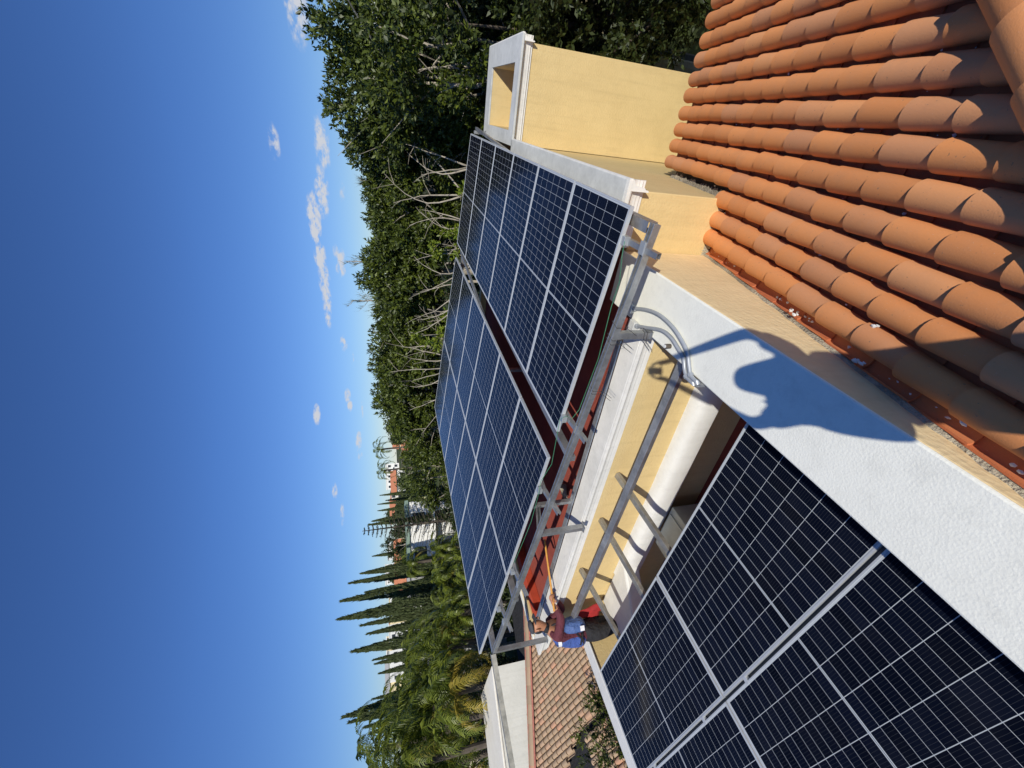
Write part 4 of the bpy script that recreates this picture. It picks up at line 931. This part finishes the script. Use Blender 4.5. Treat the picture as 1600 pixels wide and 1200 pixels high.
# cypresses
def cypress(px, base_x, d, label, w=1.0):
    top = at_d(px[0], px[1], d); gz = min(GH(top.x, top.y), top.z - 6); root = empty('cypress', (top.x, top.y, gz)); H_ = top.z - gz; tag(root, label, 'tree', 'cypress trees on the slope')
    n = 7000; t = rng.uniform(0, 1, n) ** .85; hgt = H_ * (.03 + .97 * t); a = rng.uniform(0, 2 * np.pi, n)
    prof = w * .062 * H_ * (1 - t) ** .8 * (1 + .14 * np.sin(a * 3 + t * 9 + px[1]) + .08 * np.sin(a * 7 - t * 23)) + .03
    rr = prof * np.sqrt(rng.uniform(.45, 1.05, n))
    p = np.stack([rr * np.cos(a), rr * np.sin(a), hgt], 1); L_ = rng.uniform(.16, .42, n) * (H_ / 12) * (1 - .45 * t)
    up_ = np.stack([.25 * np.cos(a), .25 * np.sin(a), np.ones(n)], 1) + rng.normal(size=(n, 3)) * .22; b_ = np.cross(up_, rng.normal(size=(n, 3))); b_ /= np.linalg.norm(b_, axis=1)[:, None]
    m = MB(); P0 = p - b_ * L_[:, None] * .2; P1 = p + b_ * L_[:, None] * .2; P2 = p + up_ * L_[:, None] - np.stack([.06 * np.cos(a), .06 * np.sin(a), 0 * a], 1)
    m.v = [tuple(x) for x in np.stack([P0, P1, P2], 1).reshape(-1, 3)]; m.f = [(3 * k, 3 * k + 1, 3 * k + 2) for k in range(n)]; m.obj('crown', 'cyp', root)
    MB().tube([V(0, 0, -.3), V(0, 0, H_ * .85)], [.18, .03], 6).obj('trunk', 'darkbark', root)
cy = [((594, 774), 95), ((603, 782), 90), ((591, 788), 88), ((591, 798), 86), ((583, 814), 52), ((577, 820), 48), ((583, 869), 70), ((565, 896), 46), ((547, 911), 42), ((534, 939), 40), ((530, 967), 38), ((565, 977), 40), ((575, 990), 44), ((551, 1018), 36),
      ((584, 1031), 48), ((587, 1037), 50), ((593, 1052), 52), ((584, 1092), 44), ((562, 1108), 40), ((537, 1120), 36), ((547, 1128), 35), ((571, 1136), 40), ((578, 1146), 42), ((572, 925), 50), ((580, 953), 52)]
seq = ['first', 'second', 'third', 'fourth', 'fifth', 'sixth', 'seventh', 'eighth', 'ninth', 'tenth', 'eleventh', 'twelfth', 'thirteenth', 'fourteenth', 'fifteenth', 'sixteenth', 'seventeenth', 'eighteenth', 'nineteenth', 'twentieth', 'twenty-first', 'twenty-second', 'twenty-third', 'twenty-fourth', 'twenty-fifth']
order = sorted(range(len(cy)), key=lambda i: cy[i][0][1])
for r_, i in enumerate(order): cypress(cy[i][0], 0, cy[i][1], f'{seq[r_]} cypress counted from the ficus row toward the tall palms', 1.02 + .25 * math.sin(i * 2.1))
# araucaria with tiered branches
def araucaria(px, d):
    top = at_d(px[0], px[1], d); gz = GH(top.x, top.y); H_ = top.z - gz; root = empty('araucaria', (top.x, top.y, gz)); tag(root, 'tiered araucaria beside the tall pair of cypresses and the white houses', 'tree')
    m = MB(); fm = MB(); m.tube([V(0, 0, 0), V(0, 0, H_)], [.25, .03], 7)
    for i in range(22):
        z = H_ - .25 - i * .42; r = .25 + i * .17
        for k in range(7):
            a = k * 6.28 / 7 + i * .5; e = V(r * math.cos(a), r * math.sin(a), z + r * .25); m.tube([V(0, 0, z), e], [.03, .01], 4, cap=False)
            for q in range(14):
                t = .2 + .8 * q / 13; p = V(0, 0, z).lerp(e, t); s = V(-math.sin(a), math.cos(a), random.uniform(-.2, .4)) * random.uniform(.12, .26) * random.choice((-1, 1)); fm.add([p, p + s + V(0, 0, .03), p + s * .8 + V(math.cos(a), math.sin(a), 0) * .12], [(0, 1, 2)])
    m.obj('trunk', 'darkbark', root); fm.obj('foliage', 'cyp', root)
araucaria((566, 830), 45)
# palms
def palm(px, d, fl, label, nf=26, yellow=2, mat='palm', leafl=.42):
    big_ = px[1] > 1000; fl *= .95 if big_ else .75; nf = int(nf * .85)
    c = at_d(px[0], px[1], d); gz = GH(c.x, c.y); root = empty('palm', (c.x, c.y, gz)); tag(root, label, 'palm tree', 'palms beyond the panels'); H_ = c.z - gz
    m = MB(); m.tube([V(0, 0, 0), V(.15, 0, H_ * .5), V(0, 0, H_)], [.17, .13, .11], 8); m.obj('trunk', 'darkbark', root, smooth=True)
    fm = MB(); ym = MB()
    for i in range(nf):
        a = i * 2.39996 + random.uniform(-.2, .2); el = R(82 - 95 * (i / nf) + random.uniform(-8, 8)); mb = ym if i >= nf - yellow else fm
        p = V(0, 0, H_); pts = [p.copy()]; dirz = el; L_ = fl * random.uniform(.85, 1.1); st = 13
        for k in range(st): p = p + V(math.cos(a) * math.cos(dirz), math.sin(a) * math.cos(dirz), math.sin(dirz)) * (L_ / st); dirz -= R(7.5 + 2.2 * k * .5); pts.append(p.copy())
        for k in range(len(pts) - 1): s = V(-math.sin(a), math.cos(a), 0) * .02 * (1 - k / 15); mb.add([pts[k] - s, pts[k] + s, pts[k + 1] + s * .9, pts[k + 1] - s * .9], [(0, 1, 2, 3)])
        for k in range(2, len(pts)):
            for q in range(3):
                b = pts[k - 1].lerp(pts[k], q / 3); fw = (pts[k] - pts[k - 1]).normalized(); ll = leafl * fl / 3 * math.sin(math.pi * min(.97, (k + q / 3) / (len(pts) + .5))) ** .6
                for sd in (-1, 1):
                    s = V(-math.sin(a), math.cos(a), 0) * sd; e = b + (s * .75 + fw * .65 + V(0, 0, random.uniform(-.5, .15))).normalized() * ll; dr = V(0, 0, -ll * .3); mid = b.lerp(e, .55) + V(0, 0, .03); ww = fw * .017
                    mb.add([b - ww, b + ww, mid + ww, e + dr, mid - ww], [(0, 1, 2, 3, 4)])
    fm.obj('fronds', mat, root); 
    if yellow: ym.obj('fronds', 'palmy', root)['label'] = 'yellowing lower fronds'
pl = [((738, 868), 15, 2.2, 'dark palm closest behind the outer edge of the two-column array', 24, 1), ((702, 905), 20, 2.6, 'palm below the row of tall cypresses, nearer the white houses', 26, 2), ((668, 1015), 24, 2.8, 'palm in front of the short cypresses', 28, 2), ((715, 960), 18, 2.2, 'low palm just behind the outer corner of the two-column array', 24, 1),
      ((700, 1012), 19, 2.6, 'palm with bright yellow fronds above the cream parapet', 28, 9), ((668, 1072), 21, 3.0, 'tallest spreading palm above the cream parapet', 30, 3), ((712, 1082), 17, 2.4, 'palm with tan drooping fronds above the cream parapet', 28, 10), ((632, 1118), 27, 3.0, 'palm under the leftmost group of cypresses', 26, 2),
      ((668, 1140), 20, 3.0, 'palm over the pale flat roofed building', 28, 3), ((600, 1170), 24, 3.0, 'palm crown standing against the sky near the photo edge', 22, 0), ((632, 1200), 20, 3.0, 'dark palm cut by the photo edge', 26, 1), ((700, 1195), 22, 2.8, 'low palm by the photo edge', 24, 3),
      ((596, 702), 60, 3.6, 'distant palm against the sky beside the orange roofs', 16, 0), ((600, 735), 62, 3.4, 'distant palm in front of the white hillside house', 16, 0), ((690, 858), 27, 2.2, 'palm in front of the big white house', 24, 1), ((648, 880), 34, 2.6, 'thin palm beside the big white house', 20, 1)]
for px, d, fl, lb, nf, yl in pl: palm(px, d, fl, lb, nf, yl)
# filler broadleaf trees between palms and on the hillside
fill = [((612, 872), 60, 2.4, 5), ((640, 930), 50, 2.2, 5), ((692, 1130), 24, 2.2, 4.5), ((672, 1100), 32, 3, 6), ((655, 1180), 30, 3, 6), ((748, 1100), 18, 1.4, 3), ((725, 890), 22, 1.9, 4.0), ((592, 852), 55, 2.4, 6), ((618, 700), 48, 2.6, 6), ((700, 830), 27, 1.8, 4), ((625, 1085), 42, 2.6, 6), ((735, 945), 16, 1.3, 2.8), ((640, 720), 34, 2.2, 5), ((655, 1040), 40, 3, 6)]
for k, (px, d, r, h) in enumerate(fill):
    rank = sorted(range(len(fill)), key=lambda q: fill[q][0][1]).index(k)
    crown_tree('broadleaf_tree', px, d, r, h, f'{["first", "second", "third", "fourth", "fifth", "sixth", "seventh", "eighth", "ninth", "tenth", "eleventh", "twelfth", "thirteenth", "fourteenth"][rank]} bushy tree between palms and houses, counted from the ficus row', mat='ficus2' if k % 2 else 'ficus', leaves=6000, ls=.07 + d * .0035, clumps=36, group='bushy trees filling the slope')
k = 0
for i in range(70):
    y = random.uniform(640, 1210); d = random.uniform(65, 230); az = ray(600, y); x_ = az.x / math.hypot(az.x, az.y) * d; y_ = az.y / math.hypot(az.x, az.y) * d; gz = GH(x_, y_); h = random.uniform(4, 8)
    root = empty('broadleaf_tree', (x_, y_, gz)); tag(root, 'small distant tree scattered on the far hillside', 'tree', 'far hillside trees')
    n = 700; r = random.uniform(1.8, 3.4); dd = rng.normal(size=(n, 3)); dd /= np.linalg.norm(dd, axis=1)[:, None]; lump = 1 + .3 * np.sin(dd[:, 0:1] * 5 + i) * np.cos(dd[:, 1:2] * 4)
    p = dd * np.array([r, r, h * .42]) * lump * rng.uniform(.6, 1, (n, 1)) + np.array([0, 0, h * .6]); leaf_mesh('crown', p, rng.uniform(.5, 1.1, n), 'ficus2' if i % 3 else 'cyp', root, dd, aspect=.6); MB().tube([V(0, 0, -.2), V(0, 0, h * .6)], [.2, .1], 5).obj('trunk', 'darkbark', root)
# bush by the courtyard and its neighbour
crown_tree('bush', (893, 1182), 9.6, 1.1, 2.6, 'leafy green bush beside the gap in the weathered tile roof', 'bush', 'ficus', 9000, .06, 42, zbase=-9.5, bark='darkbark')
crown_tree('bush', (950, 1150), 8.3, .9, 2.2, 'darker bush pressed against the narrow white parapet', 'bush', 'ficus2', 8000, .055, 42, zbase=-9.5, bark='darkbark')
crown_tree('bush', (900, 1290), 8.3, 1.5, 3.2, 'taller bush mostly beyond the photo edge, shading the weathered tile roof', 'bush', 'ficus2', 4200, .08, 30, zbase=-9.5, bark='darkbark')

# ------------------------------------------------------------------ distant houses
def house_at(px, d, w, dep, h, wall, roofm, label, roof='flat', floors=2, yaw=0):
    t = at_d(px[0], px[1], d); root = empty('hillside_house', (t.x, t.y, t.z - h)); root.rotation_euler[2] = math.atan2(t.y, t.x) - math.pi / 2 + yaw; tag(root, label, 'house', 'houses on the hillside')
    MB().box((-w / 2, 0, -6), (w / 2, dep, h)).obj('wall', wall, root)
    if roof == 'flat': MB().box((-w / 2 - .2, -.2, h), (w / 2 + .2, dep + .2, h + .35)).obj('roof', roofm, root)
    elif roof == 'shed': MB().extrude([(-w / 2 - .3, -.6, h - .1), (-w / 2 - .3, dep, h + dep * .34), (-w / 2 - .3, dep, h + dep * .34 - .3), (-w / 2 - .3, -.6, h - .35)], (w + .6, 0, 0)).obj('roof', roofm, root)
    else: MB().extrude([(-w / 2 - .4, -.5, h), (-w / 2 - .4, dep / 2, h + dep * .3), (-w / 2 - .4, dep + .5, h)], (w + .8, 0, 0)).obj('roof', roofm, root)
    fh = h / floors
    for f in range(floors):
        nwin = max(2, int(w / 2.4))
        for k in range(nwin):
            x = -w / 2 + (k + .5) * w / nwin; o = MB().box((x - .55, -.06, f * fh + .9), (x + .55, -.01, f * fh + 2.2)).obj('window', 'hdark', root); MB().box((x - .7, -.12, f * fh + .75), (x + .7, -.0, f * fh + .88)).obj('sill', wall, o)
    if floors > 1: MB().box((-w / 2, -1.0, fh - .1), (w / 3, -.001, fh + .1)).obj('balcony', wall, root)
hs = [((621, 686), 166, 7, 6, 3.2, 'hcream', 'horange', 'yellow hillside house with orange roof left of the ficus row', 'shed', 1), ((636, 697), 157, 6, 6, 3, 'hcream', 'horange', 'lower cream house with orange roof beside the ficus row', 'shed', 1),
      ((604, 745), 210, 12, 8, 6, 'hwhite', 'hwhite', 'white flat roofed hillside house by the two distant palms', 'flat', 2), ((618, 752), 175, 8, 6, 4, 'hwhite', 'horange', 'white house with small orange roof below the distant palms', 'shed', 1), ((612, 795), 183, 12, 6, 5, 'hwhite', 'horange', 'long white house with orange roof band behind the four small cypresses', 'flat', 2),
      ((617, 797), 171, 7, 6, 3, 'hcream', 'horange', 'orange roofed wing in front of the long white house', 'shed', 1), ((640, 795), 140, 5, 5, 3, 'hwhite', 'horange', 'small house with orange roof above the round dark tree', 'shed', 1),
      ((640, 838), 48, 7, 6, 5.2, 'hwhite', 'hgreen', 'big white house with green roof and balcony below the araucaria', 'flat', 2), ((662, 800), 60, 4, 4, 3, 'hcream', 'hcream', 'small cream house beside the round dark tree', 'flat', 1), ((607, 862), 175, 6, 6, 4, 'hwhite', 'hgrey', 'white house behind the araucaria', 'flat', 1),
      ((622, 875), 131, 8, 6, 4.5, 'hwhite', 'hwhite', 'white terraced house above the palms', 'flat', 2), ((634, 882), 62, 6, 5, 3.5, 'hwhite', 'horange', 'white house with a pinkish roof above the palms', 'gable', 1), ((603, 898), 227, 9, 8, 4, 'hwhite', 'hwhite', 'white house between two tall cypresses', 'flat', 1),
      ((618, 912), 122, 5, 5, 5, 'hterra', 'horange', 'terracotta house front between tall cypresses', 'flat', 2), ((641, 910), 55, 4, 4, 3.5, 'hgrey', 'hgrey', 'grey house with white frames below the terracotta one', 'flat', 1), ((609, 943), 210, 9, 6, 4, 'hwhite', 'hcream', 'white and cream house in the gap beyond the highest cypress', 'flat', 1),
      ((609, 982), 218, 8, 6, 3.5, 'hcream', 'horange', 'cream house behind the shorter cypress', 'flat', 1), ((609, 995), 192, 8, 6, 3, 'hwhite', 'hwhite', 'low white house right of the broad cypress', 'flat', 1), ((605, 1022), 201, 12, 6, 4.5, 'hcream', 'hwhite', 'cream hillside house with bushes before the short cypresses', 'flat', 2),
      ((608, 1042), 192, 10, 6, 4, 'hwhite', 'hgrey', 'white house behind the pair of short cypresses', 'flat', 1), ((609, 1060), 196, 12, 6, 4, 'hcream', 'hgrey', 'cream house with grey gable before the tall palm', 'gable', 1), ((650, 952), 62, 4, 4, 3, 'hwhite', 'hwhite', 'small white box house seen through the cypress trunks', 'flat', 1), ((652, 968), 58, 3.5, 4, 3, 'hwhite', 'hgrey', 'white box house with grey roof among the cypress trunks', 'flat', 1), ((680, 968), 50, 5, 4, 3, 'hwhite', 'hwhite', 'lowest white building glimpsed between cypress trunks', 'flat', 1), ((683, 995), 46, 4, 4, 2.6, 'hgrey', 'hgrey', 'grey roofed shed among the palms', 'shed', 1)]
for px, d, w, dp, h, wl, rf, lb, rt_, fl in hs: house_at(px, d, w, dp, h, wl, rf, lb, rt_, fl)
